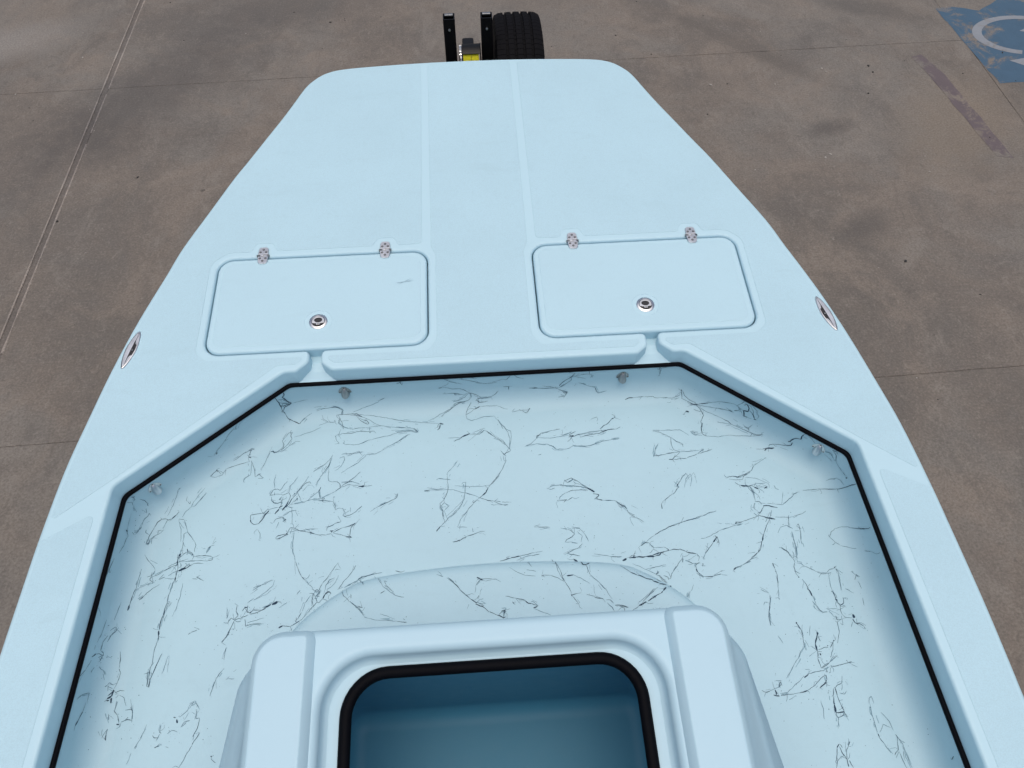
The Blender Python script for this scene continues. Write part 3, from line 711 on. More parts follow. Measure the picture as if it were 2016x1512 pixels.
STROKES = (
"5:-598,1197,-82 -599,1197,-99 -605,1192,-102 -600,1197,-128 -591,1201,-151 -600,1193,-151 -611,1187,-151 -616,1180,-160 -612,1176,-171|5:-622,1180,-79 -618,1183,-114 -616,1180,-160|4:-617,1183,-99 -605,1192,-114 -596,1199,-145 -609,1189,-131 -617,1184,-139 -604,1193,-145 -593,1199,-151|4:-618,1183,-114 -601,1195,-145 -610,1187,-145 -615,1186,-137|5:-614,1178,-165 -603,1166,-186 -588,1161,-194 -572,1153,-200 -569,1159,-200|2:-569,1159,-200 -557,1171,-197 -536,1184,-191|2:-589,1203,-154 -566,1212,-157 -542,1213,-154|3:-520,1188,-188 -504,1193,-183 -483,1194,-183 -464,1195,-180 -450,1192,-186 -442,1187,-188 -446,1174,-197|3:-462,1173,-197 -448,1176,-194 -430,1175,-197 -408,1171,-197 -387,1167,-200 -362,1153,-200 -340,1137,-200 -327,1132,-200|4:-408,1173,-197 -402,1175,-194 -384,1166,-200|3:-402,1168,-197 -393,1160,-200 -371,1151,-200 -363,1142,-200 -366,1138,-200 -383,1147,-200 -396,1160,-200|2:-429,1178,-194 -393,1172,-197 -347,1166,-200 -301,1154,-200 -250,1141,-200|2:-457,1175,-197 -452,1162,-200 -456,1148,-200 -437,1133,-200 -414,1125,-200|3:-451,1162,-200 -443,1146,-200 -439,1126,-200|3:-414,1125,-200 -395,1127,-200 -374,1127,-200|2:-374,1127,-200 -328,1131,-200 -273,1121,-200 -250,1118,-200|2:-505,1176,-194 -503,1167,-200 -487,1154,-200 -466,1151,-200 -469,1160,-200|2:-514,1145,-200 -487,1154,-200|3:-451,1107,-200 -442,1111,-200 -406,1112,-200 -388,1116,-200 -364,1113,-200 -346,1114,-200 -341,1106,-200|3:-364,1115,-200 -359,1107,-200 -356,1112,-200|2:-463,1107,-200 -459,1093,-200 -451,1078,-200 -462,1077,-200|2:-437,1090,-200 -433,1083,-200 -439,1080,-200 -432,1074,-200 -393,1071,-200 -363,1084,-200 -333,1090,-200 -306,1095,-200 -279,1104,-200 -250,1107,-200|2:-463,1102,-200 -454,1110,-200|2:-410,1181,-194 -376,1191,-186 -348,1197,-180 -332,1201,-174 -330,1205,-168|2:-329,1205,-171 -312,1207,-163|2:-250,1088,-200 -279,1072,-200 -305,1058,-200|2:-305,1058,-200 -338,1037,-200 -367,1036,-200 -390,1012,-200 -422,993,-200 -439,981,-200|3:-424,1042,-200 -403,1044,-200 -389,1049,-200|2:-424,1036,-200 -403,1043,-200 -380,1045,-200|2:-447,1029,-200 -433,1035,-200 -431,1025,-200 -440,1002,-200 -457,990,-200|3:-466,1042,-200 -471,1031,-200 -483,1017,-200 -504,1002,-200 -520,991,-200|3:-469,1032,-200 -478,1005,-200 -492,983,-200 -507,958,-200 -508,949,-200|2:-475,997,-200 -476,972,-200 -474,958,-200 -461,954,-200|4:-461,955,-200 -449,955,-200 -440,945,-200 -439,935,-200 -451,926,-200|3:-438,938,-200 -423,948,-200 -400,964,-200 -383,982,-200|3:-437,936,-200 -414,943,-200 -387,938,-200|7:-387,936,-200 -379,935,-200 -370,935,-200|3:-379,935,-200 -347,937,-200|2:-437,951,-200 -405,952,-200 -382,942,-200|2:-451,926,-200 -473,914,-200 -490,905,-200 -527,902,-200 -552,894,-200 -577,892,-200|2:-496,939,-200 -502,926,-200 -516,915,-200 -527,905,-200|4:-496,940,-200 -500,929,-200|2:-500,926,-200 -495,906,-200|3:-490,905,-200 -482,905,-200 -486,899,-200|2:-498,897,-200 -475,897,-200 -457,892,-200|4:-457,892,-200 -451,880,-200 -450,867,-200|2:-450,867,-200 -439,872,-200 -427,869,-200 -419,850,-200|4:-376,873,-200 -390,859,-200 -409,848,-200 -422,846,-200 -428,848,-200 -424,856,-200|2:-408,871,-200 -407,858,-200|3:-630,941,-200 -619,942,-200 -610,938,-200 -603,952,-200 -594,966,-200|4:-639,924,-200 -633,938,-200 -625,944,-200|5:-640,924,-200 -629,925,-200|3:-629,927,-200 -618,927,-200 -603,922,-200 -586,929,-200 -580,919,-200 -582,910,-200 -589,895,-200 -599,880,-200|6:-584,901,-200 -592,886,-200 -600,876,-200|3:-635,919,-200 -633,908,-200 -626,900,-200 -615,897,-200 -601,902,-200 -607,910,-200 -613,907,-200 -605,918,-200|7:-620,866,-200 -613,876,-200 -609,881,-200|3:-609,881,-200 -603,897,-200 -602,917,-200|3:-599,877,-200 -583,894,-200 -571,915,-200 -555,936,-200 -539,957,-200 -529,960,-200 -524,952,-200|2:-576,916,-200 -558,936,-200 -532,976,-200|2:-586,929,-200 -582,951,-200 -574,960,-200 -564,978,-200|2:-562,929,-200 -556,917,-200 -549,901,-200 -537,894,-200|2:-566,899,-200 -559,911,-200 -561,902,-200|3:-637,879,-200 -646,868,-200 -652,868,-200 -642,883,-200 -636,879,-200|5:-637,878,-200 -648,863,-200 -654,850,-200 -663,839,-200|4:-663,839,-200 -674,838,-200 -685,846,-200 -688,861,-200 -686,868,-200 -669,870,-200 -652,872,-200|5:-687,852,-200 -684,845,-200|2:-637,881,-200 -614,886,-200|3:-623,839,-200 -617,849,-200 -605,854,-200 -594,854,-200|4:-594,854,-200 -593,848,-200 -586,847,-200 -594,841,-200|2:-585,885,-200 -573,880,-200 -570,854,-200 -570,842,-200 -568,831,-200|2:-350,856,-200 -328,870,-200 -302,881,-200|3:-328,870,-200 -302,881,-200 -282,890,-200|4:-282,890,-200 -275,896,-200 -274,905,-200|2:-629,989,-200 -631,963,-200 -628,944,-200|2:-611,856,-200 -597,857,-200 -576,872,-200 -559,874,-200|3:-718,1102,-82 -725,1096,-91 -728,1096,-105 -732,1091,-99|3:-731,1093,-93 -748,1079,-105 -764,1066,-122|4:-764,1066,-122 -779,1054,-134 -789,1048,-139|3:-789,1048,-139 -793,1042,-151 -788,1045,-148|3:-698,1074,-194 -706,1071,-194 -719,1064,-191 -728,1059,-191 -741,1046,-191 -754,1037,-191|4:-706,1071,-194 -713,1053,-197|6:-714,1050,-197 -707,1048,-200|2:-713,1069,-191 -703,1075,-191 -697,1071,-194|3:-709,1036,-200 -727,1031,-200 -749,1024,-197 -774,1013,-194|3:-704,1039,-200 -697,1022,-200 -691,999,-200 -688,985,-200|2:-704,1036,-200 -702,1016,-200 -702,992,-200 -713,986,-200 -721,975,-200 -717,969,-200|3:-688,985,-200 -677,992,-200 -669,985,-200 -663,980,-200 -680,979,-200|4:-814,990,-191 -804,1001,-188 -797,1010,-188 -794,1005,-191|5:-798,1008,-186 -796,1004,-191|2:-814,990,-191 -801,988,-194 -783,996,-197 -774,1012,-194 -775,997,-200|6:-651,1064,-200 -645,1066,-200 -640,1061,-200 -629,1064,-200|3:-629,1064,-200 -616,1075,-200 -614,1085,-200 -620,1097,-200 -611,1110,-200 -604,1123,-200 -591,1126,-200 -596,1113,-200 -592,1102,-200 -605,1083,-200 -619,1067,-200|2:-636,1060,-200 -613,1066,-200 -599,1079,-200 -579,1094,-200 -567,1092,-200|3:-652,1062,-200 -658,1046,-200 -665,1027,-200 -673,1005,-200|2:-586,1109,-200 -557,1117,-200 -528,1127,-200 -507,1136,-200|4:-269,1214,-96 -261,1214,-93 -254,1213,-82|3:-254"
",1213,-82 -254,1214,-105|2:-146,1214,-131 -128,1214,-131 -104,1214,-142 -80,1214,-142|5:-146,1214,-134 -137,1214,-131|3:-137,1215,-128 -118,1214,-114 -114,1213,-105|3:-82,1214,-142 -68,1212,-151 -54,1210,-163 -36,1204,-168 -21,1199,-177|3:-51,1210,-163 -50,1201,-177 -61,1193,-183 -77,1190,-186 -96,1186,-191 -115,1172,-197 -134,1161,-200 -145,1151,-200|2:-57,1207,-163 -70,1201,-174 -95,1195,-183 -104,1194,-183|4:-105,1186,-191 -86,1191,-186 -69,1191,-186|2:-109,1179,-194 -128,1168,-200 -146,1160,-200 -165,1147,-200 -185,1138,-200|4:-37,1193,-186 -30,1196,-180 -15,1198,-180 10,1198,-177|3:10,1198,-177 24,1205,-171 34,1210,-160|3:-34,1193,-183 -25,1186,-188 -9,1187,-188 -1,1190,-186|2:-136,1209,-160 -106,1209,-160 -72,1206,-168|5:-99,1210,-160 -99,1206,-168|3:-52,1189,-188 -61,1174,-197 -68,1158,-200 -70,1152,-200|3:-70,1152,-200 -54,1161,-200 -38,1171,-197|6:-41,1169,-197 -26,1176,-197|2:-26,1176,-197 -4,1176,-194 27,1176,-197 45,1167,-197 59,1163,-200|2:-70,1152,-200 -66,1139,-200 -52,1130,-200 -37,1135,-200 -12,1142,-200 16,1142,-200|2:16,1142,-200 33,1120,-200 47,1099,-200 55,1084,-200 60,1060,-200 57,1037,-200 43,1011,-200|3:28,1129,-200 36,1108,-200 41,1097,-200|2:47,1099,-200 63,1087,-200 63,1056,-200 57,1030,-200|4:-109,1063,-200 -97,1069,-200 -84,1075,-200|6:-87,1075,-200 -75,1081,-200 -60,1087,-200|3:-60,1085,-200 -30,1083,-200|4:-30,1085,-200 -17,1096,-200|2:-125,1076,-200 -87,1075,-200|2:-51,1088,-200 -26,1100,-200 -14,1101,-200|3:-17,1096,-200 -5,1090,-200 6,1077,-200 33,1058,-200 47,1041,-200 58,1026,-200|3:58,1026,-200 57,1020,-200 44,1016,-200 39,1009,-200|4:39,1009,-200 36,1015,-200|2:37,1008,-200 38,991,-200 43,988,-200 41,1003,-200|3:42,988,-200 30,962,-200 17,941,-200 -8,914,-200|3:20,942,-200 1,921,-200 -17,905,-200|5:-14,906,-200 -20,894,-200 -31,884,-200|3:-31,884,-200 -48,871,-200 -60,859,-200 -78,837,-200 -92,824,-200|4:-48,871,-200 -56,863,-200 -61,867,-200 -56,871,-200|2:-97,1000,-200 -108,984,-200 -125,968,-200 -132,955,-200|3:-131,958,-200 -131,941,-200 -128,925,-200|4:-128,925,-200 -130,903,-200 -137,886,-200 -142,878,-200|3:-142,878,-200 -140,869,-200 -151,859,-200 -153,867,-200 -142,878,-200|3:-153,859,-200 -145,845,-200 -146,826,-200 -142,832,-200|2:-142,843,-200 -127,860,-200 -140,867,-200|2:-162,941,-200 -156,945,-200 -121,940,-200|2:-188,919,-200 -162,911,-200 -133,914,-200|4:-197,910,-200 -182,911,-200|2:-182,911,-200 -156,909,-200 -116,908,-200 -90,898,-200 -64,890,-200 -39,878,-200|3:-39,878,-200 -19,869,-200 1,864,-200|3:1,864,-200 12,857,-200 26,852,-200|2:26,852,-200 41,851,-200|2:-110,919,-200 -57,914,-200 -25,913,-200 -8,915,-200|3:-76,929,-200 -80,896,-200 -85,875,-200|2:-85,875,-200 -94,854,-200 -112,833,-200 -126,825,-200|2:-281,1148,-200 -251,1141,-200 -202,1134,-200 -153,1127,-200|7:-150,1127,-200 -138,1124,-200|5:-147,1123,-200 -150,1111,-200 -158,1105,-200|2:-281,1125,-200 -250,1118,-200 -228,1116,-200 -217,1104,-200|3:-228,1116,-200 -216,1102,-200 -235,1105,-200|2:-281,1104,-200 -247,1106,-200 -228,1104,-200|2:-280,1069,-200 -262,1084,-200 -247,1094,-200 -238,1096,-200|2:72,1152,-200 97,1158,-200|4:94,1159,-200 102,1155,-200|3:102,1155,-200 116,1146,-200 125,1158,-200|5:123,1157,-200 128,1162,-200|3:-130,1214,-79 -108,1215,-102 -93,1214,-108 -73,1214,-119|3:-77,1214,-91 -42,1214,-105 -30,1213,-114 -9,1215,-122 18,1214,-119|4:-77,1214,-91 -61,1213,-73 -47,1214,-82 -35,1213,-93 -29,1215,-88|3:18,1214,-116 49,1213,-102 58,1215,-108 76,1213,-76 91,1214,-96 112,1215,-108|2:-33,1213,-116 6,1214,-125 30,1215,-116|4:48,1213,-145 67,1214,-145 65,1210,-160|3:128,1212,-157 168,1209,-160 209,1210,-163|4:128,1212,-157 153,1210,-157|2:168,1213,-151 215,1208,-163|3:209,1210,-163 227,1205,-171 246,1200,-177 236,1197,-180 227,1205,-171|3:246,1198,-177 235,1191,-186 219,1190,-186|5:221,1211,-154 227,1214,-142 241,1214,-125 255,1214,-111 265,1214,-93|4:221,1209,-160 239,1212,-148 255,1214,-131 255,1214,-111|4:263,1214,-93 241,1213,-82 229,1214,-73 265,1213,-76|3:255,1214,-111 273,1213,-105 297,1213,-99 317,1214,-105 314,1214,-122|3:267,1214,-111 299,1213,-125|3:305,1214,-82 309,1214,-102|2:279,1213,-145 308,1211,-160 331,1205,-168|3:331,1205,-168 333,1198,-177 342,1193,-183|2:106,1035,-200 122,1041,-200 139,1058,-200|4:140,1057,-200 141,1065,-200 152,1071,-200|3:142,1062,-200 155,1074,-200 183,1081,-200 211,1085,-200|2:142,1060,-200 181,1056,-200 215,1060,-200 245,1062,-200|2:106,1035,-200 140,1040,-200 170,1036,-200 187,1028,-200 195,1018,-200 225,1016,-200 247,1026,-200 286,1022,-200 325,1029,-200|9:243,1058,-200 252,1059,-200|4:231,1040,-200 244,1053,-200 239,1065,-200 258,1073,-200|4:245,1057,-200 273,1063,-200|2:257,1061,-200 294,1067,-200 330,1070,-200|2:215,1060,-200 227,1066,-200 246,1072,-200|4:208,915,-200 218,918,-200 230,922,-200 234,917,-200 217,908,-200 209,915,-200|3:230,922,-200 247,910,-200 268,892,-200 282,884,-200|2:235,907,-200 254,900,-200 273,887,-200|10:273,887,-200 284,880,-200 291,874,-200|2:156,893,-200 169,900,-200 199,903,-200 204,898,-200|2:156,893,-200 168,890,-200 178,894,-200|3:194,900,-200 228,897,-200 256,893,-200 273,887,-200|3:273,881,-200 249,883,-200 226,883,-200 208,876,-200|2:208,876,-200 192,866,-200 187,855,-200|4:182,853,-200 194,855,-200 209,856,-200|3:208,852,-200 227,862,-200|3:209,856,-200 201,848,-200|2:140,1001,-200 149,1004,-200|3:504,1214,-82 514,1213,-79 521,1213,-85 514,1214,-96 511,1214,-96|4:515,1213,-82 522,1213,-99 525,1213,-122 523,1213,-134|3:522,1213,-91 540,1214,-85 543,1213,-76|2:328,1208,-163 335,1201,-177 337,1194,-183 362,1196,-180|5:422,1172,-197 433,1176,-194 449,1176,-194|3:449,1176,-194 474,1179,-194 483,1177,-194|3:483,1177,-194 509,1177,-194 513,1172,-197 533,1173,-197|2:533,1173,-197 567,1168,-197 591,1172,-188 594,1175,-183|5:595,1185,-177 598,1183,-174|4:597,1181,-177 596,1162,-191|4:599,1179,-174 605,1166,-183 618,1152,-186 635,1142,-186|3:596,1162,-191 616,1148,-191 631,1135,-188|5:616,1141,-191 643,1136,-186|4:643,1136,-186 660,1133,-177 677,1128,-163|3:677,1128,-163 700,1115,-142 7"
"19,1103,-128 728,1096,-122 735,1088,-122|2:735,1088,-122 743,1083,-99 747,1080,-70|2:634,1135,-188 660,1126,-183 691,1111,-171|3:691,1111,-171 706,1102,-165 719,1095,-160|4:719,1095,-160 731,1089,-157|3:735,1089,-151 742,1082,-142 745,1082,-128|3:735,1088,-122 745,1082,-128 753,1075,-145|5:750,1078,-102 754,1074,-91 762,1068,-105 764,1068,-122 755,1075,-128 759,1069,-148|8:755,1075,-128 760,1069,-151|5:758,1069,-151 767,1063,-148|3:754,1074,-91 764,1067,-91 773,1059,-108 782,1053,-134|5:782,1052,-142 788,1048,-139|3:764,1066,-114 773,1059,-119 784,1050,-139|2:765,1067,-85 781,1053,-99 790,1047,-119 788,1047,-134|3:634,1135,-188 646,1118,-191 653,1103,-197|3:653,1103,-197 642,1083,-200 643,1063,-200|5:646,1077,-200 638,1060,-200 638,1045,-200|3:639,1050,-200 638,1040,-200 649,1032,-200|4:628,1124,-197 635,1118,-197 647,1114,-194|8:603,1120,-200 612,1117,-200|2:649,1032,-200 681,1028,-200 715,1031,-200|2:715,1031,-200 750,1025,-197 782,1017,-188|3:782,1017,-188 809,1015,-177|2:604,1051,-200 615,1039,-200 636,1036,-200|2:602,1051,-200 617,1047,-200 631,1042,-200|2:631,1135,-188 659,1114,-191 683,1096,-188 702,1085,-188|4:702,1085,-188 720,1071,-186 728,1062,-188|3:728,1062,-188 746,1049,-186 770,1035,-186 782,1025,-183|2:782,1025,-183 777,1019,-191|3:782,1025,-183 796,1019,-183 809,1013,-174|2:762,1047,-180 772,1041,-177 783,1044,-163|2:772,1041,-177 776,1035,-183|2:689,1076,-194 711,1067,-191 728,1061,-188|3:491,1063,-200 512,1061,-200|2:512,1061,-200 548,1059,-200 573,1058,-200 581,1052,-200 597,1039,-200|3:490,1060,-200 508,1055,-200 525,1045,-200 540,1036,-200|3:541,1036,-200 538,1012,-200 542,995,-200 560,986,-200|2:543,1036,-200 554,1021,-200 571,1012,-200 573,1000,-200|3:500,1018,-200 491,1005,-200 484,986,-200 480,979,-200|4:480,979,-200 498,977,-200 514,980,-200|3:514,980,-200 535,984,-200 560,986,-200|2:560,986,-200 590,985,-200 615,987,-200 633,989,-200|3:560,984,-200 545,972,-200 532,963,-200|5:523,963,-200 535,962,-200|4:535,962,-200 574,964,-200|3:577,965,-200 596,970,-200 612,976,-200|3:612,976,-200 637,981,-200 657,988,-200|2:612,976,-200 633,989,-200|7:372,1109,-200 380,1112,-200|4:372,1109,-200 364,1099,-200 344,1085,-200 335,1078,-200|4:379,1116,-200 384,1112,-200|4:270,1053,-200 286,1057,-200 314,1062,-200 332,1064,-200|4:332,1064,-200 358,1073,-200 382,1074,-200|2:268,1062,-200 305,1070,-200 354,1072,-200|2:382,1074,-200 395,1080,-200|2:263,1023,-200 300,1024,-200 335,1036,-200 387,1042,-200|3:309,1111,-200 328,1119,-200|5:287,869,-200 303,865,-200 296,855,-200|6:295,853,-200 311,847,-200|3:288,851,-200 298,859,-200|2:311,847,-200 345,844,-200 350,842,-200|3:350,842,-200 358,832,-200 371,825,-200 378,814,-200|2:378,814,-200 380,805,-200 396,797,-200|4:564,916,-200 554,906,-200 545,894,-200|5:535,883,-200 531,877,-200|3:545,894,-200 533,880,-200 533,871,-200|4:533,871,-200 522,857,-200 515,853,-200|3:515,853,-200 496,842,-200 484,832,-200|3:484,832,-200 478,824,-200 477,810,-200|2:553,872,-200 561,896,-200 578,914,-200 580,901,-200 570,873,-200|2:812,951,-200 785,936,-200 767,926,-200|3:767,926,-200 758,912,-200 741,903,-200 722,898,-200 709,893,-200|4:681,894,-200 698,897,-200 721,893,-200|3:686,889,-200 707,885,-200 725,885,-200 733,896,-200 754,907,-200|3:709,891,-200 728,899,-200 744,902,-200|4:702,876,-200 712,869,-200 729,865,-200|8:717,867,-200 737,863,-200|4:737,863,-200 747,865,-200 754,860,-200|7:754,858,-200 764,853,-200|3:763,859,-200 786,858,-200 790,851,-200|6:782,853,-200 792,857,-200|2:734,890,-200 764,888,-200 782,877,-200 797,867,-200 797,854,-200|2:747,867,-200 765,869,-200 789,870,-200|2:734,887,-200 730,871,-200 743,848,-200 760,834,-200 762,819,-200|2:740,864,-200 748,844,-200 747,816,-200|4:746,813,-200 758,814,-200 762,805,-200|3:744,810,-200 738,795,-200 744,789,-200|2:832,839,-200 826,817,-200 820,802,-200|2:811,862,-200 814,850,-200 822,846,-200|5:766,800,-200 781,800,-200 789,797,-200 806,793,-200|4:767,798,-200 757,785,-200 746,775,-200|5:746,775,-200 754,770,-200 772,764,-200 791,759,-200|3:745,772,-200 723,764,-200 693,756,-200|7:675,753,-200 681,755,-200|4:677,752,-200 695,756,-200|2:692,753,-200 655,743,-200 625,735,-200|3:625,735,-200 603,723,-200 584,717,-200|2:584,717,-200 570,716,-200|2:793,764,-200 830,762,-200 847,764,-200|3:847,764,-200 869,769,-200|2:869,769,-200 883,777,-200|2:787,785,-200 774,760,-200|3:774,760,-200 761,739,-200 747,717,-200|5:747,717,-200 740,699,-200|3:740,699,-200 729,674,-200|4:729,674,-200 721,667,-200|3:721,667,-200 697,652,-200|9:612,718,-200 617,716,-200|6:614,716,-200 603,704,-200|4:603,704,-200 587,686,-200 574,672,-200|2:574,672,-200 567,660,-200|3:616,719,-200 619,704,-200 612,699,-200|2:523,767,-200 561,775,-200 589,784,-200|2:589,784,-200 629,795,-200|2:780,808,-200 822,799,-200 865,831,-200|2:859,831,-200 881,836,-200|3:891,840,-200 915,840,-200 941,841,-200|4:941,841,-200 959,836,-194 981,827,-174|5:981,827,-174 992,820,-148 994,812,-114 996,803,-88|3:962,861,-191 976,862,-180 985,856,-165|2:985,856,-165 989,846,-157 992,829,-151|6:960,912,-91 968,907,-88|4:962,910,-93 973,901,-102 982,896,-125|3:964,909,-79 975,900,-93|3:982,896,-125 991,883,-134 992,865,-134|3:992,865,-134 993,846,-128|7:992,841,-131 994,838,-122|2:949,921,-116 961,911,-108 979,897,-128|2:953,918,-128 975,900,-139|5:806,977,-197 816,977,-194 811,972,-197|5:814,978,-197 838,975,-188|4:823,981,-191 826,986,-188 836,986,-183|3:836,986,-183 851,980,-177 869,973,-171|5:869,973,-171 880,970,-163 880,972,-151|7:872,979,-157 878,975,-151|5:874,977,-151 879,976,-134 887,970,-122 893,966,-119|6:893,966,-119 891,966,-102 893,966,-91|4:893,966,-91 897,962,-76 903,957,-67|2:900,959,-82 910,950,-91 922,942,-102|3:929,697,-200 937,710,-200 950,719,-200|2:950,719,-200 968,721,-191 985,714,-180|3:984,713,-180 998,699,-154 1000,698,-145|4:998,699,-154 1001,684,-116 1002,682,-99|3:929,697,-200 940,682,-200 951,671,-200|2:951,671,-200 972,659,-191 985,652,-180|3:998,640,-163 1003,630,-142|2:1003,630,-142 1005,615,-119 1005,612,-99|2:788,718,-200 7"
